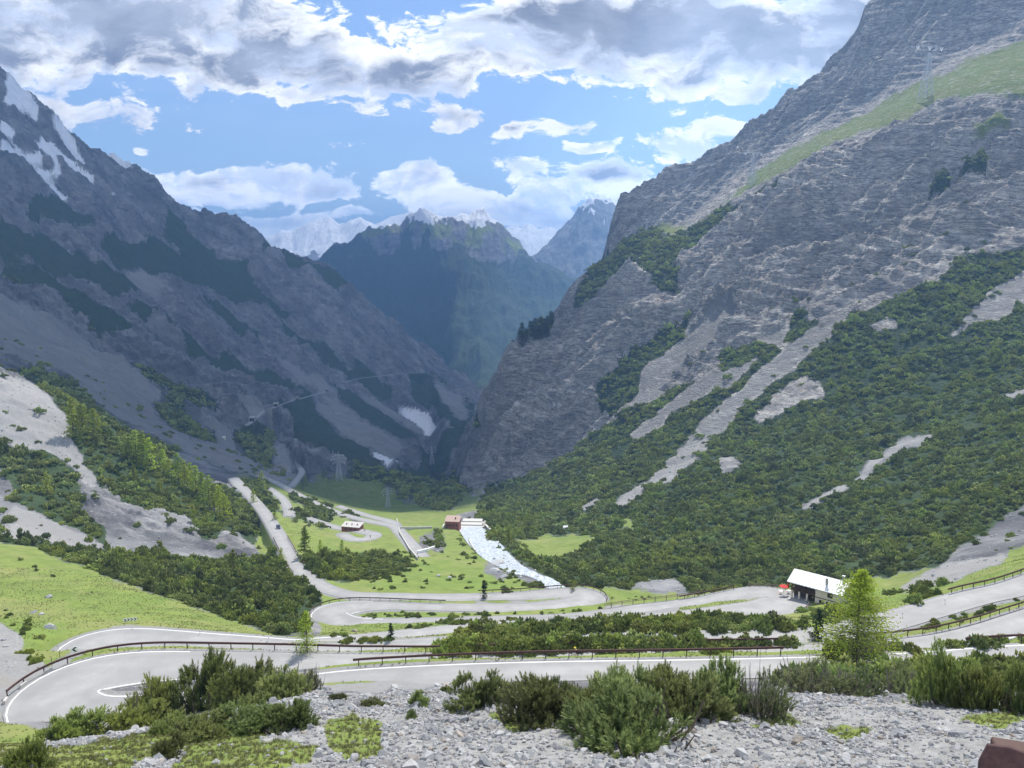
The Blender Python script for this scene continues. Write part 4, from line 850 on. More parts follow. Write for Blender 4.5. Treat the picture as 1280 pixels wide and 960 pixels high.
# hand-placed clumps between the road legs: (outline, count, size)
def in_poly(x, y, P):
    c = False; n = len(P)
    for i in range(n):
        a = P[i]; b = P[(i+1) % n]
        if (a[1] > y) != (b[1] > y) and x < (b[0]-a[0])*(y-a[1])/(b[1]-a[1])+a[0]: c = not c
    return c
CLUMPS = [
 ([(430,700),(520,690),(580,690),(600,715),(640,735),(440,738)], 46, 1.0), ([(525,684),(545,690),(560,684),(550,672),(530,672)], 12, 1.4), ([(455,771),(560,765),(560,769),(460,775)], 16, 1.0), ([(600,768),(740,762),(740,766),(610,771)], 12, .7), ([(575,662),(588,690),(604,712),(596,712),(570,675)], 12, 1.4),
 ([(552,812),(700,806),(850,803),(850,809),(700,813),(556,817)], 150, 2.1), ([(870,806),(1000,804),(1000,809),(880,811)], 26, 1.4),
 ([(556,808),(575,792),(620,786),(700,783),(760,778),(800,788),(760,793),(700,795),(640,806),(600,812)], 170, 2.0),
 ([(545,782),(560,772),(590,766),(620,772),(610,780),(570,782)], 16, 1.5), ([(705,792),(760,783),(840,786),(900,792),(880,806),(820,812),(760,806),(700,808)], 90, 1.9),
 ([(735,782),(780,775),(850,778),(920,782),(990,782),(1000,790),(900,792),(800,788)], 110, 1.9), ([(845,768),(890,764),(920,772),(985,776),(1000,784),(900,784),(850,778)], 60, 2.0),
 ([(905,806),(960,803),(1010,806),(1000,814),(920,814)], 14, 1.3), ([(1000,762),(1050,758),(1075,768),(1060,774),(1000,774)], 16, 1.6),
 ([(1000,778),(1020,770),(1045,778),(1040,800),(1000,800)], 12, 2.0), ([(855,812),(920,812),(900,820)], 8, 1.2),
 ([(1040,812),(1100,802),(1180,806),(1290,802),(1290,838),(1180,846),(1100,842),(1040,832)], 130, 2.0), ([(1000,842),(1040,836),(1290,826),(1290,862),(1100,864),(1000,862)], 150, 2.2), ([(990,845),(1060,838),(1100,850),(1090,862),(1000,860)], 26, 1.7), ([(1100,846),(1180,850),(1170,870),(1110,864)], 16, 1.8),
 ([(1100,738),(1130,726),(1175,724),(1182,736),(1160,744),(1110,744)], 14, 2.0), ([(1140,752),(1150,742),(1172,742),(1176,754),(1150,760)], 6, 2.0), ([(1145,780),(1175,776),(1180,783),(1150,786)], 5, .9), ([(1190,772),(1240,757),(1255,754),(1250,762),(1200,778)], 9, .9), ([(1260,746),(1290,738),(1290,746),(1265,752)], 4, .9),
 ([(430,800),(470,795),(500,796),(500,806),(440,808)], 12, 1.2), ([(360,808),(376,806),(376,812),(360,812)], 3, 1.3), ([(400,806),(430,803),(430,810),(400,811)], 5, 1.1), ([(448,772),(470,766),(470,778),(450,780)], 6, 1.1), ([(490,772),(520,766),(512,774)], 4, .8),
 ([(560,764),(586,756),(586,766)], 6, 1.2), ([(620,763),(650,757),(660,764)], 6, 1.0), ([(700,764),(750,760),(760,765),(705,767)], 7, .8), ([(480,786),(520,780),(540,782),(520,790)], 8, .9), ([(462,770),(505,765),(505,769)], 3, .7), ([(626,776),(650,772),(645,779)], 4, 1.), ([(660,779),(685,774),(680,781)], 4, .8),
 ([(595,742),(640,734),(660,737),(640,742)], 10, 1.2), ([(560,720),(580,716),(590,722),(570,726)], 5, 1.2), ([(600,728),(625,722),(630,728),(612,732)], 5, 1.1), ([(630,690),(650,720),(690,733),(680,737),(640,730),(622,712)], 26, 1.3), ([(640,665),(655,690),(690,720),(720,730),(700,715),(660,690),(645,668)], 34, 2.2),
 ([(390,695),(430,692),(480,698),(520,706),(500,722),(440,726),(390,722),(375,706)], 130, 1.9), ([(430,712),(500,716),(430,728),(395,728)], 24, 1.4), ([(380,640),(400,636),(470,640),(450,650)], 14, 1.8), ([(295,596),(330,606),(348,636),(335,640),(312,618)], 30, 2.0), ([(360,612),(380,616),(420,636),(400,640),(365,625)], 24, 2.0), ([(365,645),(420,652),(400,660),(370,655)], 12, 1.8), ([(350,580),(362,595),(340,590),(300,580)], 20, 2.),
 ([(0,694),(60,705),(120,735),(60,730)], 5, .6), ([(-5,760),(30,770),(50,800),(20,800)], 12, .8), ([(20,810),(60,818),(50,836),(25,828)], 7, .8), ([(390,742),(400,752),(385,760)], 4, 1.2), ([(760,748),(800,742),(830,746),(800,752)], 7, .7), ([(500,690),(530,680),(520,700)], 10, 1.1), ([(576,690),(590,684),(600,700),(585,706)], 8, 1.2), ([(405,792),(430,784),(430,795),(405,800)], 3, .9)]
extra = []
rc = random.Random(5)
for P, n, sz in CLUMPS:
    xs = [p[0] for p in P]; ys = [p[1] for p in P]; k = 0; tries = 0
    while k < n and tries < n*30:
        tries += 1; x = rc.uniform(min(xs), max(xs)); y = rc.uniform(min(ys), max(ys))
        if not in_poly(x, y, P): continue
        g = ground(x, y, 57)
        if g is None: continue
        if np.min(np.hypot(RS[:, 0]-g.x, RS[:, 1]-g.y)-RS[:, 3]/2) < .35: k += .3; continue
        extra.append((g.x, g.y, g.z, sz*rc.uniform(.6, 1.25))); k += 1
extra = np.array(extra)
AP = np.vstack([P_all, extra[:, :3]]); AS = np.r_[size, extra[:, 3]]
nr = np.r_[np.random.default_rng(3).random(len(AP))]
appx, appy = proj(AP[:, 0], AP[:, 1], AP[:, 2])
scr = AS/AP[:, 1]*np.where((appx > 4) & (appx < 1276) & (appy < 955), 1, .05)
order = np.argsort(-scr); N_IND = 255
ind, rest = order[:N_IND], order[N_IND:]
LM = [((0, 0, 60, 720), 'on the meadow at the left edge')]
def place_words(px, py):
    if px < 130 and py > 750: return 'on the stony verge at the left edge above the hairpin'
    if px < 420 and py < 800: return 'in the dark thicket beyond the left meadow'
    if px < 560: return 'between the road legs left of centre'
    if px < 860 and py > 781: return 'in the belt behind the two rusty guard rails'
    if px < 860: return 'on the narrow green banks between the middle road legs'
    if px < 1050 and py < 800: return 'in the hedge-like belt left of the white-roofed house'
    if py > 800: return 'in the thicket under and right of the big larch'
    return 'on the grass beside the rising road at right'
rb = random.Random(9)
for q in ind:
    x, y, z = AP[q]; s = AS[q]; k = rb.randrange(5)
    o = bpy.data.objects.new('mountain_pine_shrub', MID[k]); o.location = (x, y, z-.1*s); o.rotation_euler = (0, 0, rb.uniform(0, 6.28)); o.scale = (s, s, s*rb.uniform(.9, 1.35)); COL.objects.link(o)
    o['label'] = 'dark green mountain pine shrub '+place_words(appx[q], appy[q]); o['category'] = 'shrub'; o['group'] = GROUP_PINE
def gn_scatter(name, pts, scale, protos, label=None, tilt=None, seed=0, pick=None):
    """one object: protos instanced on points"""
    r = np.random.default_rng(seed); n = len(pts)
    coll = bpy.data.collections.new(name+'_kinds')
    for i, me_ in enumerate(protos): coll.objects.link(bpy.data.objects.new(f'{name}_kind_{i:02d}', me_))
    me = bpy.data.meshes.new(name); me.vertices.add(n); me.vertices.foreach_set('co', np.asarray(pts, np.float32).ravel())
    sc = np.asarray(scale, np.float32); sc = np.repeat(sc[:, None], 3, 1) if sc.ndim == 1 else sc
    a = me.attributes.new('sc', 'FLOAT_VECTOR', 'POINT'); a.data.foreach_set('vector', sc.ravel())
    rot = np.zeros((n, 3), np.float32); rot[:, 2] = r.uniform(0, 6.283, n)
    if tilt: rot[:, 0] = r.uniform(-tilt, tilt, n); rot[:, 1] = r.uniform(-tilt, tilt, n)
    a = me.attributes.new('rt', 'FLOAT_VECTOR', 'POINT'); a.data.foreach_set('vector', rot.ravel())
    a = me.attributes.new('pk', 'INT', 'POINT'); a.data.foreach_set('value', (r.integers(0, len(protos), n) if pick is None else pick).astype(np.int32))
    me.update(); o = bpy.data.objects.new(name, me); COL.objects.link(o); o['kind'] = 'stuff'
    if label: o['label'] = label
    ng = bpy.data.node_groups.new(name, 'GeometryNodeTree'); ng.interface.new_socket('Geometry', in_out='INPUT', socket_type='NodeSocketGeometry'); ng.interface.new_socket('Geometry', in_out='OUTPUT', socket_type='NodeSocketGeometry')
    N = ng.nodes; L = ng.links; gi = N.new('NodeGroupInput'); go = N.new('NodeGroupOutput'); iop = N.new('GeometryNodeInstanceOnPoints'); ci = N.new('GeometryNodeCollectionInfo')
    ci.inputs[0].default_value = coll; ci.inputs['Separate Children'].default_value = True; ci.inputs['Reset Children'].default_value = True; iop.inputs['Pick Instance'].default_value = True
    def attr(nm, typ):
        x = N.new('GeometryNodeInputNamedAttribute'); x.data_type = typ; x.inputs[0].default_value = nm; return x.outputs[0]
    e2r = N.new('FunctionNodeEulerToRotation'); L.new(attr('rt', 'FLOAT_VECTOR'), e2r.inputs[0]); L.new(e2r.outputs[0], iop.inputs['Rotation']); L.new(attr('sc', 'FLOAT_VECTOR'), iop.inputs['Scale']); L.new(attr('pk', 'INT'), iop.inputs['Instance Index'])
    L.new(gi.outputs[0], iop.inputs['Points']); L.new(ci.outputs[0], iop.inputs['Instance']); L.new(iop.outputs[0], go.inputs[0])
    md = o.modifiers.new('scatter', 'NODES'); md.node_group = ng; return o
nearm = AP[rest, 1] < 330
for nm, m_, protos in (('mountain_pine_scrub', nearm, MID), ('mountain_pine_scrub', ~nearm, FAR)):
    q = rest[m_]; s = AS[q]; hs_ = np.random.default_rng(4).uniform(.7, 1.5, len(q))*np.where((appx[q] < 420) & (appy[q] > 665), 1.35, 1.)
    gn_scatter(nm, AP[q]-np.stack([0*s, 0*s, .1*s], 1), np.stack([s, s, s*hs_], 1), protos, seed=5)
print('bushes', len(AP), 'individual', len(ind), 'near', nearm.sum())

# larches and spruces
def tree(name, proto, px, py, hpx, label, cat, group=None, ymin=57, wide=1.):
    g = ground(px, py, ymin)
    if g is None: return
    h = hpx/F*g.length/1.0
    kw = dict(label=label, category=cat)
    if group: kw['group'] = group
    root = empty(name, (g.x, g.y, g.z-.02*h), random.uniform(0, 6.28), (h*wide, h*wide, h), **kw)
    child('crown', proto[0], root); child('trunk', proto[1], root); return root
tree('larch_tree', LARCH_BIG, 1068, 836, 116, 'largest larch, airy and yellow-green, standing in front of the white-roofed house', 'tree', wide=1.)
tree('larch_tree', LARCH_MID, 384, 815, 52, 'slim yellow-green larch directly behind the guard rail left of centre', 'tree', wide=1.)
tree('larch_tree', LARCH_SM[0], 382, 700, 44, 'larch alone on the bright meadow right of the descending road', 'tree')
tree('larch_tree', LARCH_SM[1], 293, 722, 36, 'light green larch standing in the dark thicket below the rocky spur', 'tree', ymin=160)
tree('larch_tree', LARCH_SM[2], 60, 618, 26, 'small larch above the pale rock slab on the left spur', 'tree', ymin=200)
tree('larch_tree', LARCH_SM[0], 636, 684, 28, 'larch on the right bank of the white torrent', 'tree', ymin=200)
tree('larch_tree', LARCH_SM[1], 317, 628, 18, 'small larch beside the top of the straight descending road', 'tree', ymin=300)
tree('spruce_tree', SPRUCE[0], 605, 748, 24, 'dark small conifer on the outer edge of the middle hairpin leg', 'tree')
tree('spruce_tree', SPRUCE[1], 1022, 802, 40, 'dark conifer between the road strip and the big larch', 'tree', wide=1.5)
tree('spruce_tree', SPRUCE[1], 489, 800, 22, 'dark small conifer between two road legs left of centre', 'tree', wide=1.3)
for px, py, h, lab in ((401,694,20,'small larch at the top left of the thicket inside the road curve'),(428,690,16,'small larch at the top of the thicket below the loop'),(352,704,20,'small larch right at the bridge railing on the descending road'),(328,612,24,'larch on the bank between the two road branches at upper left'),(344,650,14,'tiny larch at the upper edge of the bright meadow'),(372,790,18,'small larch in the low growth left of the middle hairpin'),(716,738,14,'small pale larch beyond the hairpin at the edge of the torrent')):
    tree('larch_tree', LARCH_SM[int(px) % 3], px, py, h, lab, 'tree')
rowl = [(92,545,46),(104,548,40),(119,549,36),(158,572,28),(163,578,30),(171,577,38),(180,582,42),(188,588,40),(196,590,34),(205,596,34),(213,602,28),(224,605,38),(232,612,36),(239,608,30),(246,622,40),(254,628,38),(262,634,40),(268,640,36),(275,646,40),(281,652,36),(243,656,20),(168,602,22),(200,620,20)]
for i, (px, py, h) in enumerate(rowl):
    if i < 3: lab = ['tallest larch of the upper trio on the left spur', 'middle larch of the upper trio on the left spur', 'right larch of the upper trio on the left spur'][i]
    elif i < 20: lab = 'light green larch in the row running down the crest of the left spur'
    else: lab = ['short larch below the row, nearest the descending road', 'short larch below the row, on the upper spur', 'short larch below the middle of the row on the spur'][i-20]
    tree('larch_tree', LARCH_SM[i % 3], px, py, h, lab, 'tree', 'larches along the left spur', ymin=250)
cr = random.Random(3)
for i in range(26):
    px = cr.uniform(636, 692); py = np.interp(px, [636, 660, 692], [436, 432, 420])-cr.uniform(0, 16)
    tree('spruce_tree', SPRUCE[i % 2], px, py, cr.uniform(13, 20), 'dark conifer in the little wood on top of the rock buttress', 'tree', 'conifers on the rock buttress', ymin=1000, wide=1.6)
# ---------------------------------------------------------------- loose stones
def rock_mesh(name, seed, sub=2):
    bm = bmesh.new(); bmesh.ops.create_icosphere(bm, subdivisions=sub, radius=1.); r = random.Random(seed)
    planes = [(Vector((r.gauss(0, 1), r.gauss(0, 1), r.gauss(0, 1))).normalized(), r.uniform(.45, .85)) for _ in range(9)]
    for v in bm.verts:
        for n, d in planes:
            k = v.co.dot(n)
            if k > d: v.co -= n*(k-d)*.95
        v.co.z *= .7
    me = bpy.data.meshes.new(name); bm.to_mesh(me); bm.free(); return me
def stone_mat():
    m, t, b = new_mat('limestone'); oi = t.new('ShaderNodeObjectInfo').outputs['Random']; tc = t.new('ShaderNodeTexCoord').outputs['Object']
    n = t.noise(tc, 1.6, 6, .7); c = t.mix(t.ramp(oi, 0, 1), (.14, .145, .155), (.42, .415, .40)); c = t.mix(t.ramp(n, .35, .7, 0, .6), c, (.30, .30, .295)); c = t.mix(t.ramp(t.math('FRACT', t.math('MULTIPLY', oi, 9.1)), .86, 1, 0, .6), c, (.30, .23, .16))
    t.l.new(c, b.inputs['Base Color']); bu = t.new('ShaderNodeBump', {'Height': n, 'Distance': .3, 'Strength': .4}); t.l.new(bu.outputs[0], b.inputs['Normal']); return m
M_STONE = stone_mat(); ROCKS = [with_mat(rock_mesh('stone', i, 1 if i < 5 else 2), M_STONE) for i in range(7)]
BIGR = [with_mat(rock_mesh('boulder', 20+i, 3), M_STONE) for i in range(4)]
clump = fbm(GX/3.5, GY/3.5, 4, 301)
INFN = (PX > -60) & (PX < 1340) & (PY > -20) & (PY < 1080)
stW = np.clip((CV[SCREE]-.3)*2, 0, 1)*(GY > 13.5)*(GY < 60)*INFN*(.35+1.4*sstep(-.2, .35, clump))
SPT, si, sj = scatter_pts(stW*48., 60000, 21)
ss = np.random.default_rng(22).lognormal(math.log(.050), .62, len(SPT)); ss = np.clip(ss, .025, .36)
gn_scatter('scree_stones', SPT+np.stack([0*ss, 0*ss, ss*.15], 1), ss, ROCKS, tilt=.6, seed=23)
stG = np.clip((CV[GRASS]-.3)*2, 0, 1)*(GY > 13.5)*(GY < 60)*INFN
SP2, _, _ = scatter_pts(stG*2.2, 3000, 24); ss2 = np.clip(np.random.default_rng(25).lognormal(math.log(.05), .5, len(SP2)), .02, .25)
gn_scatter('scree_stones', SP2, ss2, ROCKS, tilt=.6, seed=26)
st3 = np.clip((CV[SCREE]+CV[ROCK]-.3)*2, 0, 1)*(GY > 70)*(GY < 620)*INF*VIS*(rD > 1)
SP3, _, _ = scatter_pts(st3/14., 9000, 27); ss3 = np.clip(np.random.default_rng(28).lognormal(math.log(.35), .55, len(SP3)), .15, 1.8)
gn_scatter('scree_stones', SP3, ss3, ROCKS, tilt=.6, seed=29)
# grass tufts on the near ground and verges
def grass_mesh(name, seed, n=26):
    r = np.random.default_rng(seed); V = []; Fc = []; T = []
    for i in range(n):
        a = r.uniform(0, 6.28); q = r.uniform(0, .5); x = q*math.cos(a); y = q*math.sin(a); l = r.uniform(.35, 1.); d = np.array([math.cos(a)*.5*r.uniform(.2, 1), math.sin(a)*.5*r.uniform(.2, 1), 1])*l; b = len(V)
        w = .05; V += [(x-w*math.sin(a), y+w*math.cos(a), -.05), (x+w*math.sin(a), y-w*math.cos(a), -.05), (x+d[0], y+d[1], d[2]*.8)]; Fc.append((b, b+1, b+2)); T += [.1, .1, r.uniform(.3, 1)]
    return raw_mesh(name, V, Fc, np.array(T))
M_GRASS = leaf_mat('grass_blades', (.15, .165, .05), (.30, .28, .12), .4); GRS = [with_mat(grass_mesh('grass_tuft', i), M_GRASS) for i in range(4)]
gw = np.clip((CV[GRASS]-.35)*2, 0, 1)*(rD > .5)*INF*VIS
g1, _, _ = scatter_pts(gw*(GY > 13.5)*(GY < 60)*34, 20000, 31); g2, _, _ = scatter_pts(gw*(GY > 60)*(GY < 200)*2.0*(.3+sstep(-.1, .3, edgen)), 30000, 32)
gs = np.r_[np.random.default_rng(33).uniform(.06, .17, len(g1)), np.random.default_rng(34).uniform(.12, .34, len(g2))]
gn_scatter('grass', np.vstack([g1, g2]), gs, GRS, seed=35)
BO = [(60,747,6,'light boulder alone in the left meadow'),(42,766,5,'left stone of the small group in the meadow'),(52,768,5,'right stone of the small group in the meadow'),(63,786,10,'broad flat grey boulder beside the old asphalt'),(443,790,6,'dark boulder on the green bank below the left hairpin'),(629,722,9,'rounded grey boulder on the meadow by the torrent'),(540,886,8,'boulder at the crest of the gravel'),(618,714,10,'pale boulder on the near bank of the torrent'),(548,720,5,'boulder in the middle of the valley meadow'),(1068,862,10,'pale boulder under the big larch'),(482,932,9,'grey boulder in the scree runnel'),(1092,862,7,'pale boulder right of the larch foot'),(562,722,4,'small boulder right of the meadow boulder'),(912,912,7,'boulder among the stones below the central clump')]
for px, py, r_, lab in BO:
    g = ground(px, py, 18 if py > 860 else 57); s = r_/F*g.length*.6
    o = bpy.data.objects.new('boulder', BIGR[int(px) % 4]); o.location = (g.x, g.y, g.z+s*.2); o.scale = (s*1.2, s, s); o.rotation_euler = (0, 0, px); COL.objects.link(o); o['label'] = lab; o['category'] = 'boulder'
# ---------------------------------------------------------------- helpers for built things
class MB:
    def __init__(s): s.V = []; s.F = []; s.M = []
    def box(s, c, d, rot=0., m=0, top=1.):
        """box centred at c with size d, turned by rot about z; top scales the upper face"""
        b = len(s.V); cr, sr = math.cos(rot), math.sin(rot)
        for k in (-1, 1):
            f = top if k > 0 else 1.
            for i, j in ((-1, -1), (1, -1), (1, 1), (-1, 1)):
                x, y = i*d[0]/2*f, j*d[1]/2*f; s.V.append((c[0]+x*cr-y*sr, c[1]+x*sr+y*cr, c[2]+k*d[2]/2))
        for q in ((0, 3, 2, 1), (4, 5, 6, 7), (0, 1, 5, 4), (1, 2, 6, 5), (2, 3, 7, 6), (3, 0, 4, 7)): s.F.append(tuple(b+x for x in q)); s.M.append(m)
        return s
    def quad(s, pts, m=0):
        b = len(s.V); s.V += [tuple(p) for p in pts]; s.F.append(tuple(range(b, b+len(pts)))); s.M.append(m); return s
    def prism(s, pts, h, m=0):
        """closed outline (3D points) extruded along vector h"""
        b = len(s.V); n = len(pts); h = Vector(h); s.V += [tuple(p) for p in pts]+[tuple(Vector(p)+h) for p in pts]
        s.F.append(tuple(range(b+n-1, b-1, -1))); s.F.append(tuple(range(b+n, b+2*n))); s.M += [m, m]
        for i in range(n): s.F.append((b+i, b+(i+1) % n, b+n+(i+1) % n, b+n+i)); s.M.append(m)
        return s
    def bar(s, a, c, r, n=6, r2=None, m=0):
        V = []; Fc = []; tube(V, Fc, [a, c], [r, r if r2 is None else r2], n); b = len(s.V); s.V += [tuple(v) for v in V]; s.F += [tuple(b+i for i in f) for f in Fc]; s.F += [tuple(b+i for i in range(n))[::-1], tuple(b+n+i for i in range(n))]; s.M += [m]*(len(Fc)+2); return s
    def torus(s, c, R, r, axis, n=20, k=6, m=0):
        u, v, w = frame(np.array(axis, float)); b = len(s.V)
        for i in range(n):
            a = 6.2832*i/n; d = math.cos(a)*u+math.sin(a)*v
            for j in range(k):
                q = 6.2832*j/k; s.V.append(tuple(np.array(c)+d*(R+r*math.cos(q))+w*r*math.sin(q)))
        for i in range(n):
            for j in range(k): s.F.append((b+i*k+j, b+((i+1) % n)*k+j, b+((i+1) % n)*k+(j+1) % k, b+i*k+(j+1) % k)); s.M.append(m)
        return s
    def mesh(s, name, mats, bevel=0.):
        me = bpy.data.meshes.new(name); me.from_pydata(s.V, [], s.F); me.polygons.foreach_set('material_index', s.M)
        for m in (mats if isinstance(mats, (list, tuple)) else [mats]): me.materials.append(m)
        bm = bmesh.new(); bm.from_mesh(me)
        bmesh.ops.recalc_face_normals(bm, faces=bm.faces)
        if bevel: bmesh.ops.bevel(bm, geom=list(bm.edges), offset=bevel, segments=1, affect='EDGES', clamp_overlap=True)
        bm.to_mesh(me); bm.free(); return me
    def build(s, name, mats, parent=None, bevel=0., **props):
        o = bpy.data.objects.new(name, s.mesh(name, mats, bevel)); COL.objects.link(o); o.parent = parent
        for k, v in props.items(): o[k] = v
        return o
M_RUST = simple('weathered_steel', (.085, .045, .036), .75, .35, 5., .1)
M_RUSTD = simple('brown_steel_post', (.085, .05, .04), .8, .3, 9.)
M_WOOD = simple('weathered_wood', (.17, .135, .10), .9, .3, 9.)
M_WHITE = simple('white_paint', (.78, .78, .76), .6, .06, 4.); M_BLACK = simple('black_paint', (.02, .02, .022), .5, .1, 4.)
M_CREAM = simple('cream_render', (.62, .56, .45), .9, .1, 1.5); M_REDW = simple('dark_red_render', (.24, .085, .065), .9, .25, 1.2)
M_DARKW = simple('dark_brown_timber', (.075, .05, .035), .85, .3, 5.); M_GLASS = simple('window_glass', (.03, .035, .04), .15, .1, 2., 0., .6)
M_GALV = simple('galvanised_steel', (.42, .44, .46), .55, .12, 2., .3); M_STONEW = simple('stone_masonry', (.30, .28, .25), .95, .3, 1.2)
M_REDP = simple('red_fabric', (.55, .03, .03), .7, .1, 4.); M_YEL = simple('yellow_plastic', (.75, .60, .04), .4, .05, 4.); M_DKF = simple('dark_fabric', (.03, .03, .035), .8, .2, 6.); M_SKIN = simple('skin', (.5, .31, .22), .6, .05, 6.)
M_TYRE = simple('rubber', (.02, .02, .02), .8, .1, 5.); M_CARP = simple('dark_blue_car_paint', (.02, .03, .045), .3, .1, 2., .1, .5)
M_ROOF = None
def roof_mat():
    m, t, b = new_mat('white_sheet_roof'); tc = t.new('ShaderNodeTexCoord').outputs['Object']; n = t.noise(tc, .8, 5, .6)
    t.l.new(t.mix(t.ramp(n, .35, .75), (.62, .62, .62), (.50, .50, .50)), b.inputs['Base Color']); b.inputs['Roughness'].default_value = .45; return m
M_ROOF = roof_mat()

# ---------------------------------------------------------------- guard rails along the roads
def proj_path(R): return np.stack(proj(R[:, 0], R[:, 1], R[:, 2]), 1)
def nearest_i(R, px, py):
    q = proj_path(R); return int(np.argmin((q[:, 0]-px)**2+(2*(q[:, 1]-py))**2))
def rail(R, a, b, side, off, label, kind='beam', group='rusty guard rails along the pass road', spacing=3., h=.78):
    i, j = nearest_i(R, *a), nearest_i(R, *b)
    if i > j: i, j = j, i
    S_ = R[i:j+1]; N = normals2(R)[i:j+1]; o = S_[:, 3]/2+off; P = np.stack([S_[:, 0]+side*N[:, 0]*o, S_[:, 1]+side*N[:, 1]*o, S_[:, 2]], 1)
    P[:, 0] = smooth(P[:, 0], 2); P[:, 1] = smooth(P[:, 1], 2)
    d = np.r_[0, np.cumsum(np.linalg.norm(np.diff(P[:, :2], axis=0), axis=1))]
    Qd = np.arange(0, d[-1], 1.); C = np.stack([np.interp(Qd, d, P[:, k]) for k in range(3)], 1)
    if len(C) < 3: print('short rail', label); return
    c0 = C[len(C)//2].copy(); root = empty('guard_rail' if kind == 'beam' else 'post_and_rail_fence', tuple(c0), label=label, category='guard rail' if kind == 'beam' else 'fence', group=group)
    T = np.gradient(C[:, :2], axis=0); T /= np.linalg.norm(T, axis=1)[:, None]; Nn = np.stack([-T[:, 1], T[:, 0]], 1)*-side
    def sweep(prof, z0):
        V = []; Fc = []; k = len(prof)
        for c, n in zip(C, Nn):
            for (x, z) in prof: V.append((c[0]-c0[0]+n[0]*x, c[1]-c0[1]+n[1]*x, c[2]-c0[2]+z0+z))
        for r_ in range(len(C)-1):
            for q in range(k): Fc.append((r_*k+q, (r_+1)*k+q, (r_+1)*k+(q+1) % k, r_*k+(q+1) % k))
        Fc.append(tuple(range(k))); Fc.append(tuple(range((len(C)-1)*k, len(C)*k))[::-1]); return V, Fc
    if kind == 'beam':
        V, Fc = sweep([(0, -.17), (.09, -.13), (.09, -.05), (.03, 0), (.09, .05), (.09, .13), (0, .17), (-.05, .12), (-.05, -.12)], h)
        me = bpy.data.meshes.new('beam'); me.from_pydata(V, [], Fc); me.materials.append(M_RUST); child('beam', me, root)
        pm, pw = M_RUSTD, (.12, .10)
    else:
        for z0 in (h-.1, h-.5):
            V, Fc = sweep([(-.04, -.06), (.04, -.06), (.04, .06), (-.04, .06)], z0); me = bpy.data.meshes.new('rail'); me.from_pydata(V, [], Fc); me.materials.append(M_WOOD); child('rail', me, root)
        pm, pw = M_WOOD, (.16, .16)
    hh = h+(.12 if kind == 'beam' else .1); pme = MB().box((0, 0, (hh-1.)/2), (pw[0], pw[1], hh+1.)).mesh('post', pm, .01)
    n = 0
    for q in np.arange(.3, d[-1], spacing):
        if n >= 98: break
        p = np.array([np.interp(q, d, P[:, k]) for k in range(3)]); k = min(int(q), len(T)-1); po = child('post', pme, root)
        po.location = (p[0]-c0[0]-Nn[k, 0]*.11, p[1]-c0[1]-Nn[k, 1]*.11, p[2]-c0[2]-.05); po.rotation_euler = (0, 0, math.atan2(T[k, 1], T[k, 0])); n += 1
    return root
B, E = rd['B'], rd['E']
def side_far(R, a):   # +1/-1: the side away from the camera
    i = nearest_i(R, *a); return 1 if normals2(R)[i, 1] > 0 else -1
hp = int(np.argmin(proj_path(B)[:, 0])); legB, legA = B[:hp+1], B[hp:]
rail(legA, (62, 866), (1010, 818), side_far(legA, (500, 829)), .7, 'long rusty guard rail starting at the nearest hairpin and running right across the picture', h=.85)
rail(legB, (432, 850), (1000, 833), side_far(legB, (600, 840)), .8, 'long rusty guard rail on the outer edge of the nearest straight road', h=.85)
rail(legB, (1225, 821), (1400, 815), side_far(legB, (1280, 819)), .8, 'short rusty guard rail behind the bright shrubs at the right edge', h=.85)
rail(legA, (1080, 813), (1400, 740), side_far(legA, (1200, 800)), .8, 'dark guard rail below the grass bank beside the lower right road', h=.85)
F0 = nearest_i(E, 520, 775); G0 = nearest_i(E, 982, 750); H0 = nearest_i(E, 738, 751); L0 = nearest_i(E, 412, 768)
seg2 = E[F0:H0]; sd2 = side_far(seg2, (520, 760))
rail(seg2, (560, 760), (415, 777), sd2, .5, 'curved guard rail hugging the outside of the left middle hairpin', h=.85)
seg3 = E[nearest_i(E, 700, 757):]; sd3 = side_far(seg3, (640, 745))
rail(seg3, (590, 746), (752, 758), sd3, .5, 'curved guard rail round the outside of the hairpin at centre', h=.85)
seg1 = E[nearest_i(E, 850, 771):F0]; sd1 = side_far(seg1, (800, 763))
rail(seg1, (757, 768), (884, 751), sd1, 1.2, 'grey wooden post-and-rail fence along the wide lay-by', kind='wood', group='wooden fences along the pass road', spacing=3.2, h=1.2)
rail(seg1, (850, 757), (925, 744), sd1, .5, 'rusty guard rail climbing to the hairpin left of the white-roofed house', h=.85)
rail(E[nearest_i(E, 900, 766):F0], (975, 757), (935, 743), sd1, .6, 'low wooden fence round the hairpin beside the white-roofed house', kind='wood', group='wooden fences along the pass road', spacing=2.5, h=.8)
seg0 = E[:nearest_i(E, 900, 799)]; sd0 = side_far(seg0, (1220, 746))
rail(seg0, (1197, 754), (1400, 685), sd0, .4, 'guard rail with tall dark posts along the upper right road', spacing=2.7, h=.85)
seg4 = E[nearest_i(E, 440, 744):]
for s_, lab in ((1, 'left'), (-1, 'right')):
    rail(seg4, (378, 716), (352, 672), s_, .25, f'thin railing on the {lab} side of the bridge where the road drops away', spacing=3., h=.9, group='bridge railings')
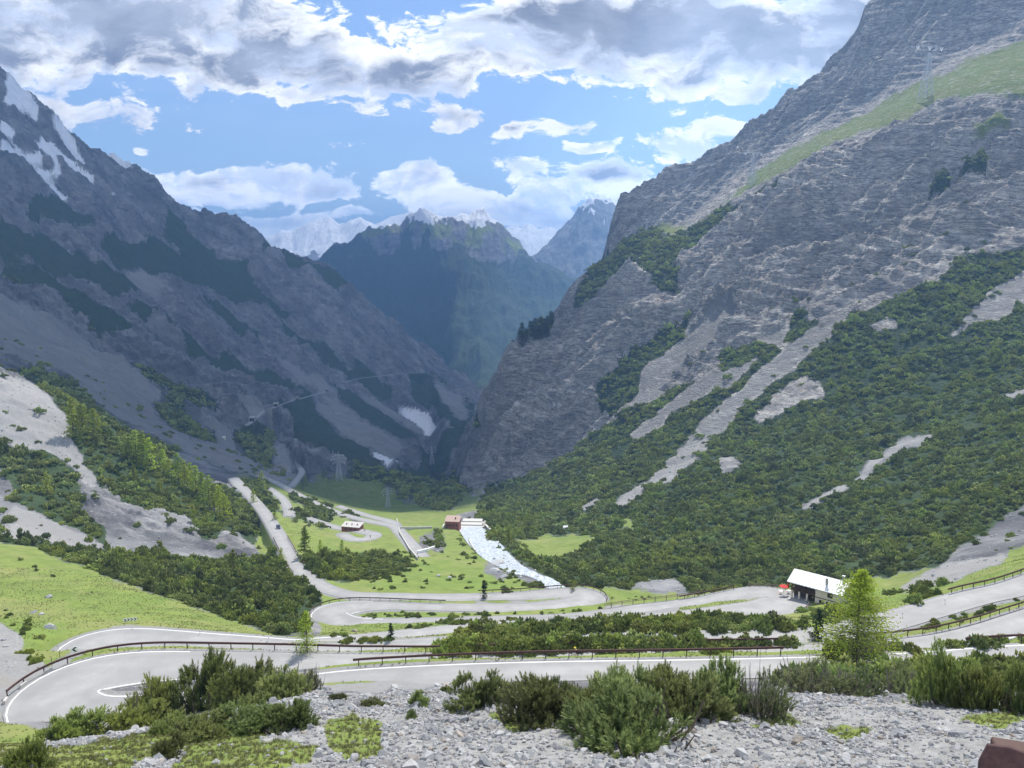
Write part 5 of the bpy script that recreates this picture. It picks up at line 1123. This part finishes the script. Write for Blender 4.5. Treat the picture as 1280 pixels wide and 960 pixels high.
# stone edge blocks outside the nearest hairpin
i0, i1 = nearest_i(B, 120, 870), nearest_i(B, 75, 857)
hs_ = B[nearest_i(B, 92, 896):nearest_i(B, 110, 843)]; Nh = normals2(B)[nearest_i(B, 92, 896):nearest_i(B, 110, 843)]
sgn = 1 if (hs_[len(hs_)//2, 0]+Nh[len(hs_)//2, 0]*5) < hs_[len(hs_)//2, 0] else -1
for q in range(1, len(hs_)-1, 2):
    p = hs_[q]; o_ = p[3]/2+.45; x = p[0]+sgn*Nh[q, 0]*o_; y = p[1]+sgn*Nh[q, 1]*o_
    ob = MB().box((0, 0, 0), (1.1, .32, .5), 0, 0, .93).build('kerb_stone', M_CONC, None, .03, label='pale edge stone in the row outside the nearest hairpin', category='kerb stone', group='pale edge stones of the nearest hairpin')
    ob.location = (x, y, p[2]+.08); ob.rotation_euler = (0, 0, math.atan2(-Nh[q, 0], Nh[q, 1])+random.uniform(-.05, .05))

# ---------------------------------------------------------------- signs and marker posts
def chevron_sign(px, py, n, cw, ch, lab, flip=1, lift=.5, ymin=57):
    g = ground(px, py, ymin); root = empty('chevron_sign', tuple(g), math.atan2(-g.x, g.y)*.6, label=lab, category='road sign'); W_ = cw*n
    MB().box((0, 0, lift+ch/2), (W_+.06, .04, ch+.06)).build('panel', M_WHITE, root)
    mb = MB()
    for i in range(n):
        x0 = -W_/2+cw*i; a = cw*.5
        for s in (1, -1):
            y = -.026; pts = [(x0+.02 if flip > 0 else x0+cw-.02, y, lift+ch/2+s*ch/2), (x0+.02+flip*0+a*.75 if flip > 0 else x0+cw-.02-a*.75, y, lift+ch/2+s*ch/2), (x0+cw*.95 if flip > 0 else x0+cw*.05, y, lift+ch/2), (x0+cw*.95-a*.75 if flip > 0 else x0+cw*.05+a*.75, y, lift+ch/2)]
            mb.quad(pts if s*flip > 0 else pts[::-1])
    mb.build('chevrons', M_BLACK, root)
    for x in ((-W_*.35, W_*.35) if n > 1 else (0,)): MB().bar((x, .045, -.5), (x, .045, lift+ch), .035).build('post', M_GALV, root)
chevron_sign(163, 779, 4, .62, .6, 'long black and white chevron board standing in the meadow above the bend', 1)
chevron_sign(94, 822, 1, .75, .75, 'small black and white chevron sign at the bend behind the guard rail', -1, .9)
def pole(px, py, h, name, lab, mat, cat, grp=None, r=.06, band=True, ymin=57):
    g = ground(px, py, ymin); kw = dict(label=lab, category=cat)
    if grp: kw['group'] = grp
    root = empty(name, tuple(g), **kw); MB().bar((0, 0, -.3), (0, 0, h), r, 8).build('post', mat, root)
    if band: MB().bar((0, 0, h*.72), (0, 0, h*.86), r*1.08, 8).build('band', M_BLACK, root)
for px, py, lab in ((1128, 772, 'white marker post on the grass verge below the upper right road'), (1181, 755, 'white marker post just left of the upper right guard rail'), (336, 802, 'white marker post at the end of the left meadow'), (250, 794, 'white marker post on the meadow edge behind the bend')):
    pole(px, py, 1.0, 'marker_post', lab, M_WHITE, 'marker post')
pole(65, 832, 1.3, 'wooden_stake', 'left thin stake beside the start of the guard rail', M_WOOD, 'stake', None, .04, False); pole(75, 824, 1.5, 'wooden_stake', 'right thin stake beside the start of the guard rail', M_WOOD, 'stake', None, .04, False)
g = ground(157, 788, 57); gr_ = empty('drain_grate', (g.x, g.y, g.z+.04), .1, label='dark drain grate in the old asphalt by the bend', category='drain')
mb = MB()
for k in range(9): mb.box((-.9+.22*k, 0, 0), (.12, 1.2, .05))
mb.build('bars', M_BLACK, gr_); MB().box((0, .65, 0), (2.2, .12, .07)).box((0, -.65, 0), (2.2, .12, .07)).box((1.05, 0, 0), (.1, 1.2, .06)).box((-1.05, 0, 0), (.1, 1.2, .06)).build('frame', M_RUSTD, gr_)

# ---------------------------------------------------------------- the torrent
def water_mat():
    m, t, b = new_mat('white_water'); g = t.new('ShaderNodeNewGeometry').outputs['Position']; q = t.mapping(g, (1., .45, 1.), (0, 0, -.5))
    n = t.noise(q, .9, 7, .7, .8); f = t.noise(q, 3.5, 5, .7); c = t.mix(t.ramp(t.math('ADD', n, t.math('MULTIPLY', f, .5)), .58, .82), (.17, .22, .25), (.56, .59, .61))
    t.l.new(c, b.inputs['Base Color']); b.inputs['Roughness'].default_value = .35; bu = t.new('ShaderNodeBump', {'Height': n, 'Distance': .8, 'Strength': .8}); t.l.new(bu.outputs[0], b.inputs['Normal']); return m
M_WATER = water_mat()
def water(R, name='river'):
    N = normals2(R); V = []; k = 15
    for i, r_ in enumerate(R):
        for j in range(k):
            o = (j/(k-1)-.5)*(r_[3]+1.2); x = r_[0]+N[i, 0]*o; y = r_[1]+N[i, 1]*o
            V.append((x, y, r_[2]-.35+.3*float(noise2(np.array([x*.5]), np.array([y*.5]), 4)[0])))
    idx = np.arange(len(R)*k).reshape(-1, k); q = np.stack([idx[:-1, :-1], idx[1:, :-1], idx[1:, 1:], idx[:-1, 1:]], -1).reshape(-1, 4)
    me = bpy.data.meshes.new(name); me.from_pydata(V, [], q.tolist()); me.polygons.foreach_set('use_smooth', [True]*len(me.polygons)); mesh_obj(name, me, M_WATER, kind='structure')
water(RIVER)
rr = random.Random(8)
for px, py, s in ((612,690,.9),(600,672,.7),(618,700,1.),(626,704,1.1),(588,670,.8),(634,709,.8),(606,698,.9),(650,713,.7),(672,722,.7)):
    g = ground(px, py, 240); o = bpy.data.objects.new('boulder', BIGR[rr.randrange(4)]); o.location = (g.x, g.y, g.z+.5*s); o.scale = (s, s*.8, s*.8); COL.objects.link(o); o['label'] = 'small dark rock breaking the foam of the torrent'; o['category'] = 'boulder'; o['group'] = 'rocks in the torrent'
g = ground(623, 706, 240); o = bpy.data.objects.new('boulder', BIGR[1]); o.location = (g.x-1, g.y, g.z+.6); o.scale = (4.2, 3., 2.6); o.rotation_euler = (0, 0, .6); COL.objects.link(o); o['label'] = 'largest grey rock at the narrowing of the torrent'; o['category'] = 'boulder'
# weir and walls at its head
gw_ = ground(588, 660, 380); ang = -.06
wr = empty('weir', (gw_.x, gw_.y, gw_.z), ang, label='stepped concrete weir across the head of the torrent', category='weir')
for k in range(3): MB().box((0, 2.5+5*k, -1.2-.9*k*0+.6*k), (15.-1.2*k, 5.2, 2.2)).build('step', M_CONC, wr, .08)
MB().box((-8.4, 6, .5), (1., 16, 3.4)).build('side_wall', M_CONC, wr, .06); MB().box((8.4, 3, .4), (1., 12, 3.2)).build('side_wall', M_STONEW, wr, .06)
def wall_line(pts, h, th, mat, name, lab, cat, ymin=250, dz=0.):
    P = [ground(a, b, ymin) for a, b in pts]; c = sum(P, Vector())/len(P); mb = MB()
    for a, b in zip(P, P[1:]):
        d = (b-a); n = Vector((-d.y, d.x, 0)).normalized()*th/2
        mb.prism([a-c-n-Vector((0, 0, .8)), b-c-n-Vector((0, 0, .8)), b-c+n-Vector((0, 0, .8)), a-c+n-Vector((0, 0, .8))], (0, 0, h+.8))
    o = mb.build(name, mat, None, 0, label=lab, category=cat); o.location = c+Vector((0, 0, dz)); return o
wall_line([(603, 655), (612, 664), (622, 670)], 1.8, 1.2, M_CONC, 'retaining_wall', 'angled concrete wall on the right bank just below the weir', 'wall')
wall_line([(617, 656), (626, 668)], 1.6, 1., M_CONC, 'retaining_wall', 'second short concrete wall up the right bank from the weir', 'wall')
wall_line([(586, 676), (590, 684), (594, 690)], 1.2, .7, M_CONC, 'retaining_wall', 'low pale wall on the left bank of the torrent', 'wall')
wall_line([(522, 692), (534, 689), (548, 684)], 1.4, .8, M_WHITE, 'retaining_wall', 'short white wall at the end of the lower road', 'wall')
wall_line([(496, 650), (500, 668), (512, 688), (522, 700)], 1.3, .5, M_CONC, 'parapet_wall', 'concrete parapet along the right side of the lower road', 'wall')
wall_line([(500, 661), (518, 661), (540, 660)], 1.2, .6, M_CONC, 'parapet_wall', 'pale bridge parapet between the loop road and the red building', 'wall')

# ---------------------------------------------------------------- buildings
def windows(root, specs, rotz=0.):
    """specs: (x, z, w, h, facade y, side) rectangular openings on a facade facing -y"""
    for (x, z, w, h, y) in specs:
        f = MB().box((x, y-.04, z+h/2+.05), (w+.22, .1, .1)).box((x, y-.04, z-h/2-.05), (w+.22, .14, .1)).box((x-w/2-.05, y-.04, z), (.1, .1, h)).box((x+w/2+.05, y-.04, z), (.1, .1, h)).box((x, y-.03, z), (.06, .06, h)).build('window', M_DARKW, root)
        MB().box((x, y+.0, z), (w, .06, h)).build('pane', M_GLASS, f)
def house():
    a, e = ray(1050, 765); Y = 190.; corner = Vector((float(a)*Y, Y, float(e)*Y))
    L_, Wd, Hh = 13.2, 8.6, 5.0
    u = Vector((12.2, -10.4, 0)).normalized(); rz = math.atan2(u.y, u.x)     # x local along the long side, right end at the near corner
    org = corner-u*L_; root = empty('alpine_house', tuple(org), rz, label='cream two-storey house with a bright white sheet roof beside the road bend', category='house')
    x0 = 6.6
    w = MB(); w.box(((x0+L_)/2, Wd/2, Hh/2-1.5), (L_-x0, Wd, Hh+3)); w.box((x0/2, Wd/2+1.4, Hh/2-1.5), (x0, Wd-2.8, Hh+3), 0, 1); w.box((x0/2, .9, -1.6), (x0, 1.7, 3.2))
    rise = 1.7
    w.prism([(L_-.02, 0, Hh), (L_-.02, Wd, Hh), (L_-.02, Wd/2, Hh+rise)], (-L_+.04, 0, 0))
    w.build('wall', [M_CREAM, M_DARKW], root)
    ov = .8; rf = MB(); 
    for s in (0, 1):
        y0 = -ov if s == 0 else Wd+ov; z0 = Hh-ov*rise/(Wd/2)+.02; ym = Wd/2
        rf.prism([(-ov, y0, z0), (-ov, ym, Hh+rise+.02), (-ov, ym, Hh+rise+.2), (-ov, y0, z0+.18)], (L_+2*ov, 0, 0))
    roof = rf.build('roof', M_ROOF, root)
    sm = MB()
    for k in range(16):
        x = -ov+.5+k*(L_+2*ov-.8)/15; sl = rise/(Wd/2)
        sm.prism([(x, -ov, Hh-ov*sl+.2), (x, Wd/2, Hh+rise+.2), (x, Wd/2, Hh+rise+.26), (x, -ov, Hh-ov*sl+.26)], (.06, 0, 0))
    sm.build('seams', M_STONEW, roof)
    for (x, y, hz) in ((8.9, 1.6, 1.9), (12.2, 4.6, 1.5)):
        zb = Hh+min(y, Wd-y)*rise/(Wd/2); c = MB().box((x, y, zb+hz/2-.2), (.5, .5, hz+.4)).build('chimney', M_STONEW, roof, .02); MB().box((x, y, zb+hz+.12), (.75, .75, .1)).box((x, y, zb+hz+.02), (.3, .3, .14)).build('cap', M_GALV, c)
    windows(root, [(10.4, 3.7, 1.1, 1.1, 0), (8.3, 1.1, .9, 1.2, 0), (10.1, 1.1, .9, 1.2, 0), (12.9, .9, .9, 1., 0)])
    MB().box(((x0+L_)/2, -.06, 2.35), (L_-x0+.1, .14, .16)).build('string_course', M_DARKW, root)
    for x in (.3, 2.3, 4.4): MB().box((x, .35, 1.4), (.45, .45, 2.4)).build('pillar', M_CREAM, root, .02)
    MB().box((3.3, .7, 2.65), (6.6, 1.6, .2)).build('balcony_floor', M_DARKW, root, .02)
    bal = MB()
    for k in range(27): bal.box((.1+k*.25, .02, 3.15), (.1, .05, .9))
    bal.box((3.3, .02, 3.65), (6.6, .1, .1)); bal.build('balustrade', M_DARKW, root)
    for x in (.3, 3.3, 6.3): MB().box((x, .1, 3.9), (.2, .2, 2.2)).build('roof_post', M_DARKW, root)
    MB().box((5.4, 1.36, 1.1), (1., .08, 2.1)).build('door', M_DARKW, root)
    mb = MB()
    mb.box((L_+.05, 3.2, 3.4), (.1, .9, 1.1)); mb.box((L_+.05, 5.6, 3.4), (.1, .9, 1.1)); mb.build('window', M_GLASS, root)
    # terrace things at the left end
    R3 = Matrix.Rotation(rz, 3, 'Z')
    def at_(x, y, z): return tuple(org+R3 @ Vector((x, y, z)))
    ps = empty('parasol', at_(-1.3, 1.5, 1.2), label='red folded parasol on the terrace at the left end of the house', category='parasol'); MB().bar((0, 0, -.6), (0, 0, 2.6), .04).build('pole', M_GALV, ps); MB().bar((0, 0, .9), (0, 0, 2.5), .34, 10, .06).build('canopy', M_REDP, ps)
    ps = empty('parasol', at_(-2.0, .4, .9), label='open red parasol leaning beside the terrace of the house', category='parasol'); MB().bar((0, 0, -.9), (0, 0, 2.1), .04).build('pole', M_GALV, ps)
    cm = MB(); n = 8
    for k in range(n):
        a0, a1 = 6.283*k/n, 6.283*(k+1)/n; cm.quad([(0, 0, 2.3), (1.2*math.cos(a0), 1.2*math.sin(a0), 1.75), (1.2*math.cos(a1), 1.2*math.sin(a1), 1.75)]); cm.quad([(0, 0, 2.26), (1.2*math.cos(a1), 1.2*math.sin(a1), 1.71), (1.2*math.cos(a0), 1.2*math.sin(a0), 1.71)])
    cm.build('canopy', M_REDP, ps)
    st = empty('outdoor_stairs', at_(-.6, -.6, -.6), rz+.2, label='dark steps climbing to the terrace at the left end of the house', category='stairs')
    for k in range(7): MB().box((-2.6+.42*k, 0, -1.1+.28*k), (.5, 1.6, .1)).build('step', M_DARKW, st)
    for y in (-.8, .8): MB().bar((-2.8, y, -1.3), (.3, y, .7), .07).bar((-2.8, y, -.4), (.3, y, 1.6), .04).bar((-2.8, y, -1.3), (-2.8, y, -.4), .04).bar((.3, y, .6), (.3, y, 1.6), .04).build('stringer', M_BLACK, st)
    for k, (x, y) in enumerate(((-1.6, 3.2), (-3.2, 1.6))):
        tb = empty('terrace_table', at_(x, y, -.1), rz, label=['white round table on the terrace nearest the house wall', 'white round table at the outer end of the terrace'][k], category='table'); MB().bar((0, 0, .7), (0, 0, .76), .55, 14).build('tabletop', M_WHITE, tb); MB().bar((0, 0, -.3), (0, 0, .7), .05).build('leg', M_GALV, tb)
    MB().box((-2., 2.2, -.95), (4.6, 6.4, 1.4)).build('terrace', M_STONEW, root, .03)
house()
def red_house():
    g = ground(565, 661, 350); root = empty('red_building', tuple(g), -.12, label='dark red building with a pinkish flat roof next to the weir', category='building'); s = g.y/F
    Wd = 19*s*.95; D_ = 7.; Hh = 9*s*1.05
    MB().box((0, D_/2, Hh/2-1.5), (Wd, D_, Hh+3)).build('wall', M_REDW, root, .03)
    m_ = simple('pinkish_roof', (.36, .26, .21), .9, .2, .8); rf = MB().prism([(-Wd/2-.4, -.5, Hh+.02), (-Wd/2-.4, D_+.5, Hh+1.3), (-Wd/2-.4, D_+.5, Hh+1.6), (-Wd/2-.4, -.5, Hh+.3)], (Wd+.8, 0, 0)).build('roof', m_, root)
    MB().box((Wd*.2, 3, Hh+1.3), (.7, .7, 1.2)).build('chimney', M_DARKW, rf)
    windows(root, [(-Wd*.3, Hh*.5, .9, 1.1, 0), (-Wd*.1, Hh*.5, .9, 1.1, 0), (Wd*.12, Hh*.5, .9, 1.1, 0), (Wd*.35, Hh*.5, .9, 1.1, 0)])
    MB().box((-Wd*.42, -.05, 1.), (1., .1, 2.)).build('door', M_DARKW, root); MB().box((-Wd/2-1.2, 1.5, .2), (.6, 5., 3.)).build('side_wall', M_WHITE, root, .03)
red_house()
def red_shed():
    g = ground(438, 664, 330); root = empty('roadside_building', tuple(g), -.22, label='long low red building with a pale flat roof inside the road loop', category='building'); s = g.y/F
    Wd = 25*s; D_ = 6.; Hh = 5.2*s*1.05
    MB().box((0, D_/2, Hh/2-1.), (Wd, D_, Hh+2)).build('wall', M_REDW, root, .03)
    rf = MB().prism([(-Wd/2-.3, -.4, Hh+.02), (-Wd/2-.3, D_+.4, Hh+.9), (-Wd/2-.3, D_+.4, Hh+1.15), (-Wd/2-.3, -.4, Hh+.27)], (Wd+.6, 0, 0)).build('roof', simple('pale_flat_roof', (.44, .41, .38), .9, .15, .6), root)
    for x in (-Wd*.3, 0, Wd*.3): MB().box((x, 2.5, Hh+.9), (.5, .5, .9)).build('chimney', M_DARKW, rf)
    windows(root, [(-Wd*.25, Hh*.5, 1.4, .6, 0), (0, Hh*.5, 1.4, .6, 0), (Wd*.25, Hh*.5, 1.4, .6, 0)])
red_shed()
def hut(px, py, w, lab, mat, ymin=250, h=2.2):
    g = ground(px, py, ymin); root = empty('small_hut', tuple(g), .2, label=lab, category='hut')
    MB().box((0, 1, h/2-.5), (w, 2.4, h+1)).build('wall', mat, root, .02); MB().prism([(-w/2-.2, -.5, h), (-w/2-.2, 1, h+.8), (-w/2-.2, 2.5, h), (-w/2-.2, 2.5, h+.12), (-w/2-.2, 1, h+.92), (-w/2-.2, -.5, h+.12)], (w+.4, 0, 0)).build('roof', M_ROOF, root)
    MB().box((0, -.22, .9), (.8, .06, 1.8)).build('door', M_DARKW, root)
hut(707, 663, 3., 'tiny white hut above the small green clearing', M_WHITE); hut(280, 549, 4.5, 'small pale shelter where the scree reaches the valley road', M_CREAM, 600, 3.)
# avalanche galleries on the far road
for k, (px, py, lab) in enumerate(((316, 526, 'dark tunnel mouth at the lower end of the gallery road'), (345, 508, 'gallery portal at the bend of the high valley road'), (410, 490, 'farthest tunnel portal on the high valley road'))):
    R_ = rd['gallery']; i = nearest_i(R_, px, py); p = R_[i]; tdir = R_[min(i+3, len(R_)-1)]-R_[max(i-3, 0)]; root = empty('tunnel_portal', (p[0], p[1], p[2]), math.atan2(tdir[1], tdir[0]), label=lab, category='tunnel portal')
    MB().box((0, 4.2, 2.5), (14, 1., 6.)).box((0, -4.2, 2.5), (14, 1., 6.)).box((0, 0, 6.), (14, 9.4, 1.2)).build('vault', M_STONEW, root, .05); MB().box((0, 0, 2.6), (10, 7.4, 5.6)).build('painted_dark', M_BLACK, root)  # solid black block under the vault, painted in place of the unlit tunnel inside

# ---------------------------------------------------------------- pylons
def pylon(px, py, hpx, lab, ymin, kind=0, rot=.5):
    g = ground(px, py, ymin); H_ = hpx/F*g.length; root = empty('lattice_pylon', (g.x, g.y, g.z-.5), rot, label=lab, category='pylon', group='power line pylons'); b = H_*.10; r_ = max(.12, H_*.0048)
    bw = lambda s: b*(1-s)+b*.16*s
    tw = MB(); n = 8
    for i in range(n):
        s0, s1 = (i/n)**.9, ((i+1)/n)**.9
        c0 = [(x*bw(s0), y*bw(s0), H_*.86*s0) for x, y in ((-1, -1), (1, -1), (1, 1), (-1, 1))]; c1 = [(x*bw(s1), y*bw(s1), H_*.86*s1) for x, y in ((-1, -1), (1, -1), (1, 1), (-1, 1))]
        for k in range(4):
            tw.bar(c0[k], c1[k], r_*1.3, 4); tw.bar(c0[k], c1[(k+1) % 4], r_*.7, 4); tw.bar(c0[(k+1) % 4], c1[k], r_*.7, 4); tw.bar(c1[k], c1[(k+1) % 4], r_*.7, 4)
    tw.build('tower', M_GALV, root)
    zt = H_*.86
    if kind == 0:      # three cross arms
        tw = MB()
        for s in (-1, 1): tw.bar((s*b*.16, 0, zt), (0, 0, H_), r_, 4)
        tw.build('peak', M_GALV, root)
        for z, l in ((.62, .20), (.74, .26), (.86, .18)):
            a = MB(); 
            for s in (-1, 1):
                a.bar((0, 0, H_*z), (s*H_*l, 0, H_*z), r_, 4).bar((0, 0, H_*(z+.05)), (s*H_*l, 0, H_*z), r_*.8, 4)
            arm = a.build('cross_arm', M_GALV, root); q = MB()
            for s in (-1, 1): q.bar((s*H_*l, 0, H_*z), (s*H_*l, 0, H_*(z-.05)), r_*1.4, 5)
            q.build('insulator', M_WHITE, arm)
    else:              # Y-headed tower with a wide bridge
        a = MB(); l = H_*.26
        for s in (-1, 1):
            a.bar((0, 0, zt*.86), (s*l*.55, 0, H_*.97), r_*1.3, 4).bar((s*b*.16, 0, zt*.80), (s*l*.55, 0, H_*.90), r_, 4).bar((s*l*.55, 0, H_*.88), (s*l*.6, 0, H_*1.05), r_, 4)
        a.bar((-l, 0, H_*.97), (l, 0, H_*.97), r_*1.2, 4).bar((-l, 0, H_*.97), (0, 0, H_*1.01), r_*.8, 4).bar((l, 0, H_*.97), (0, 0, H_*1.01), r_*.8, 4).bar((-l*.5, 0, H_*.9), (l*.5, 0, H_*.9), r_*.8, 4)
        arm = a.build('cross_arm', M_GALV, root); q = MB()
        for x in (-l, 0, l): q.bar((x-.03*H_, 0, H_*.97), (x, 0, H_*.905), r_*1.8, 5).bar((x+.03*H_, 0, H_*.97), (x, 0, H_*.905), r_*1.8, 5)
        q.build('insulator', M_WHITE, arm)
    return root
pylon(485, 634, 28, 'nearest pylon on the valley floor beyond the loop road', 500)
pylon(424, 600, 36, 'pylon in the dark shade of the left valley side', 700)
pylon(540, 581, 26, 'farthest valley pylon near the mouth of the gorge', 900)
pylon(1157, 124, 54, 'largest pylon, standing on the green shelf at upper right', 900, 1, .2)
pylon(940, 232, 38, 'pylon in the middle of the skyline shelf above the layered cliff', 900, 1, .2)
pylon(808, 290, 16, 'smallest pylon on the shoulder at the left end of the right wall', 900, 1, .2)

# ---------------------------------------------------------------- car
def car():
    R_ = rd['E']; i = nearest_i(R_, 345, 661); p = R_[i]; td = R_[i-3]-R_[i+3]; N = normals2(R_)[i]; ang = math.atan2(td[1], td[0]); side = 1.5 if N[0] > 0 else -1.5
    root = empty('parked_car', (p[0]+N[0]*side, p[1]+N[1]*side, p[2]+.05), ang, label='dark blue car on the straight descending road at left', category='car')
    prof = [(-2.15, .35), (-2.2, .75), (-2.1, 1.0), (-1.9, 1.1), (-1.55, 1.55), (.35, 1.6), (1.05, 1.1), (1.95, .95), (2.15, .75), (2.18, .38)]
    b = MB().prism([(x, -.88, z) for x, z in prof], (0, 1.76, 0)); b.build('body', M_CARP, root, .05)
    w = MB(); w.quad([(-1.72, -.895, 1.12), (.85, -.895, 1.12), (.28, -.895, 1.5), (-1.45, -.895, 1.47)]); w.quad([(-1.72, .895, 1.12), (-1.45, .895, 1.47), (.28, .895, 1.5), (.85, .895, 1.12)])
    w.quad([(1.06, -.75, 1.13), (1.06, .75, 1.13), (.42, .7, 1.57), (.42, -.7, 1.57)]); w.quad([(-1.95, -.75, 1.12), (-1.6, -.7, 1.52), (-1.6, .7, 1.52), (-1.95, .75, 1.12)]); w.build('windows', M_GLASS, root)
    for x in (-1.35, 1.35):
        for y in (-.82, .82):
            wh = MB().torus((x, y, .34), .25, .10, (0, 1, 0), 18, 8).build('wheel', M_TYRE, root); MB().bar((x, y-.06, .34), (x, y+.06, .34), .19, 12).build('rim', M_GALV, wh)
    for y in (-.65, .65): MB().box((2.15, y, .75), (.08, .3, .16)).build('headlight', M_WHITE, root); MB().box((-2.18, y, .85), (.06, .28, .16)).build('tail_light', M_REDP, root)
car()
# ---------------------------------------------------------------- cyclists
def skin_body(name, joints, edges, mat, parent):
    me = bpy.data.meshes.new(name); me.from_pydata([j[:3] for j in joints], edges, []); o = bpy.data.objects.new(name, me); COL.objects.link(o); o.parent = parent
    sk = o.modifiers.new('skin', 'SKIN'); o.data.skin_vertices if False else None
    lay = me.skin_vertices[0].data if len(me.skin_vertices) else None
    if lay is None:
        bm = bmesh.new(); bm.from_mesh(me); bm.verts.layers.skin.verify(); bm.to_mesh(me); bm.free(); lay = me.skin_vertices[0].data
    for v, j in zip(lay, joints): v.radius = (j[3], j[3])
    lay[0].use_root = True
    sb = o.modifiers.new('sub', 'SUBSURF'); sb.levels = 1; sb.render_levels = 2; me.materials.append(mat); return o
def cyclist(R_, px, py, side, lab, shirt, helmet, face=1):
    i = nearest_i(R_, px, py); p = R_[i]; td = (R_[min(i+2, len(R_)-1)]-R_[max(i-2, 0)])*face; N = normals2(R_)[i]; ang = math.atan2(td[1], td[0]); base = (p[0]+N[0]*side, p[1]+N[1]*side, p[2]+.05)
    bk = empty('bicycle', base, ang, label='bicycle ridden by the '+lab, category='bicycle')
    for x in (-.52, .52):
        w = MB().torus((x, 0, .35), .33, .02, (0, 1, 0), 24, 6).build('wheel', M_TYRE, bk)
        s = MB()
        for k in range(10): s.bar((x, 0, .35), (x+.32*math.cos(k*.628), 0, .35+.32*math.sin(k*.628)), .004, 3)
        s.build('spokes', M_GALV, w)
    MB().bar((-.52, 0, .35), (-.05, 0, .3), .015).bar((-.52, 0, .35), (-.18, 0, .82), .012).bar((-.05, 0, .3), (-.2, 0, .88), .018).bar((-.18, 0, .8), (.36, 0, .84), .018).bar((-.05, 0, .3), (.38, 0, .72), .02).bar((.35, 0, .92), (.52, 0, .35), .016).build('frame', M_BLACK, bk)
    MB().bar((.36, -.22, .96), (.36, .22, .96), .014).bar((.35, 0, .85), (.36, 0, .96), .014).bar((.36, -.22, .96), (.46, -.22, .9), .014).bar((.36, .22, .96), (.46, .22, .9), .014).build('handlebar', M_BLACK, bk)
    MB().box((-.21, 0, .91), (.26, .13, .05), 0, 0, .8).build('saddle', M_BLACK, bk); MB().bar((-.05, -.09, .3), (-.05, .09, .3), .09, 12).bar((-.05, .1, .3), (.1, .1, .22), .012).bar((-.05, -.1, .3), (-.2, -.1, .38), .012).build('crank', M_GALV, bk)
    pr = empty('person', (base[0], base[1], base[2]), ang, label=lab, category='person')
    J = [(-.2, 0, .98, .13), (-.08, 0, 1.18, .125), (.1, 0, 1.38, .14), (.18, 0, 1.47, .06), (.24, 0, 1.56, .085), (.27, 0, 1.66, .09),
         (.1, .17, 1.38, .07), (.25, .21, 1.17, .048), (.42, .22, .99, .036), (.1, -.17, 1.38, .07), (.25, -.21, 1.17, .048), (.42, -.22, .99, .036),
         (-.18, .1, .95, .095), (.16, .11, .76, .07), (.08, .11, .30, .045), (.2, .11, .25, .035), (-.18, -.1, .95, .095), (.08, -.11, .80, .07), (-.2, -.11, .46, .045), (-.1, -.11, .38, .035)]
    skin_body('body', J, [(0, 1), (1, 2), (2, 3), (3, 4), (4, 5), (2, 6), (6, 7), (7, 8), (2, 9), (9, 10), (10, 11), (0, 12), (12, 13), (13, 14), (14, 15), (0, 16), (16, 17), (17, 18), (18, 19)], M_SKIN, pr)
    skin_body('jersey', [(x, y, z, r+.018) for x, y, z, r in (J[0], J[1], J[2], J[6], J[7], J[9], J[10])], [(0, 1), (1, 2), (2, 3), (3, 4), (2, 5), (5, 6)], shirt, pr)
    skin_body('shorts', [(J[0][0]-.01, 0, J[0][2]-.02, .15), (*J[12][:3], .115), (*J[13][:3], .088), (*J[16][:3], .115), (*J[17][:3], .088)], [(0, 1), (1, 2), (0, 3), (3, 4)], M_DKF, pr)
    hm = bpy.data.meshes.new('helmet'); bm = bmesh.new(); bmesh.ops.create_icosphere(bm, subdivisions=3, radius=.15)
    for v in bm.verts: v.co.x *= 1.2; v.co.z = max(v.co.z, -.03); v.co += Vector((.25, 0, 1.68))
    bm.to_mesh(hm); bm.free(); hm.materials.append(helmet); child('helmet', hm, pr)
cyclist(legA, 721, 823, .0, 'cyclist in a red jersey and yellow helmet behind the guard rails', M_REDP, M_YEL, -1)
cyclist(rd['loop2'], 456, 664, .5, 'cyclist in dark clothes entering the small loop', M_DKF, M_BLACK)
cyclist(rd['loop2'], 460, 671, .5, 'cyclist in dark clothes at the outer edge of the small loop', M_DKF, M_GALV)

# ---------------------------------------------------------------- steel post end at the bottom right corner
M_RUSTF = simple('flaking_rust', (.07, .036, .034), .8, .75, 55.)
def corner_post():
    a, e = ray(1262, 935); Y = 1.7; p = Vector((float(a)*Y, Y, float(e)*Y)); root = empty('rusty_post', (p.x, p.y, p.z), math.radians(-18), label='rust-brown steel plate end with a pointed top in the bottom right corner', category='steel post')
    w = .125
    MB().prism([(-.055, 0, -1.2), (w, 0, -1.2), (w, 0, -.03), (.0, 0, 0), (-.045, 0, -.003), (-.06, 0, -.05)], (0, .012, 0)).build('plate', M_RUSTF, root, .002)
    MB().box((.03, .05, -.68), (.09, .09, 1.3)).build('post', M_RUSTD, root, .004); MB().bar((.02, -.012, -.12), (.02, .0, -.12), .014, 6).bar((.07, -.012, -.12), (.07, .0, -.12), .014, 6).build('bolt', M_GALV, root)
corner_post()
print('script total s', round(time.time()-T_START, 1))
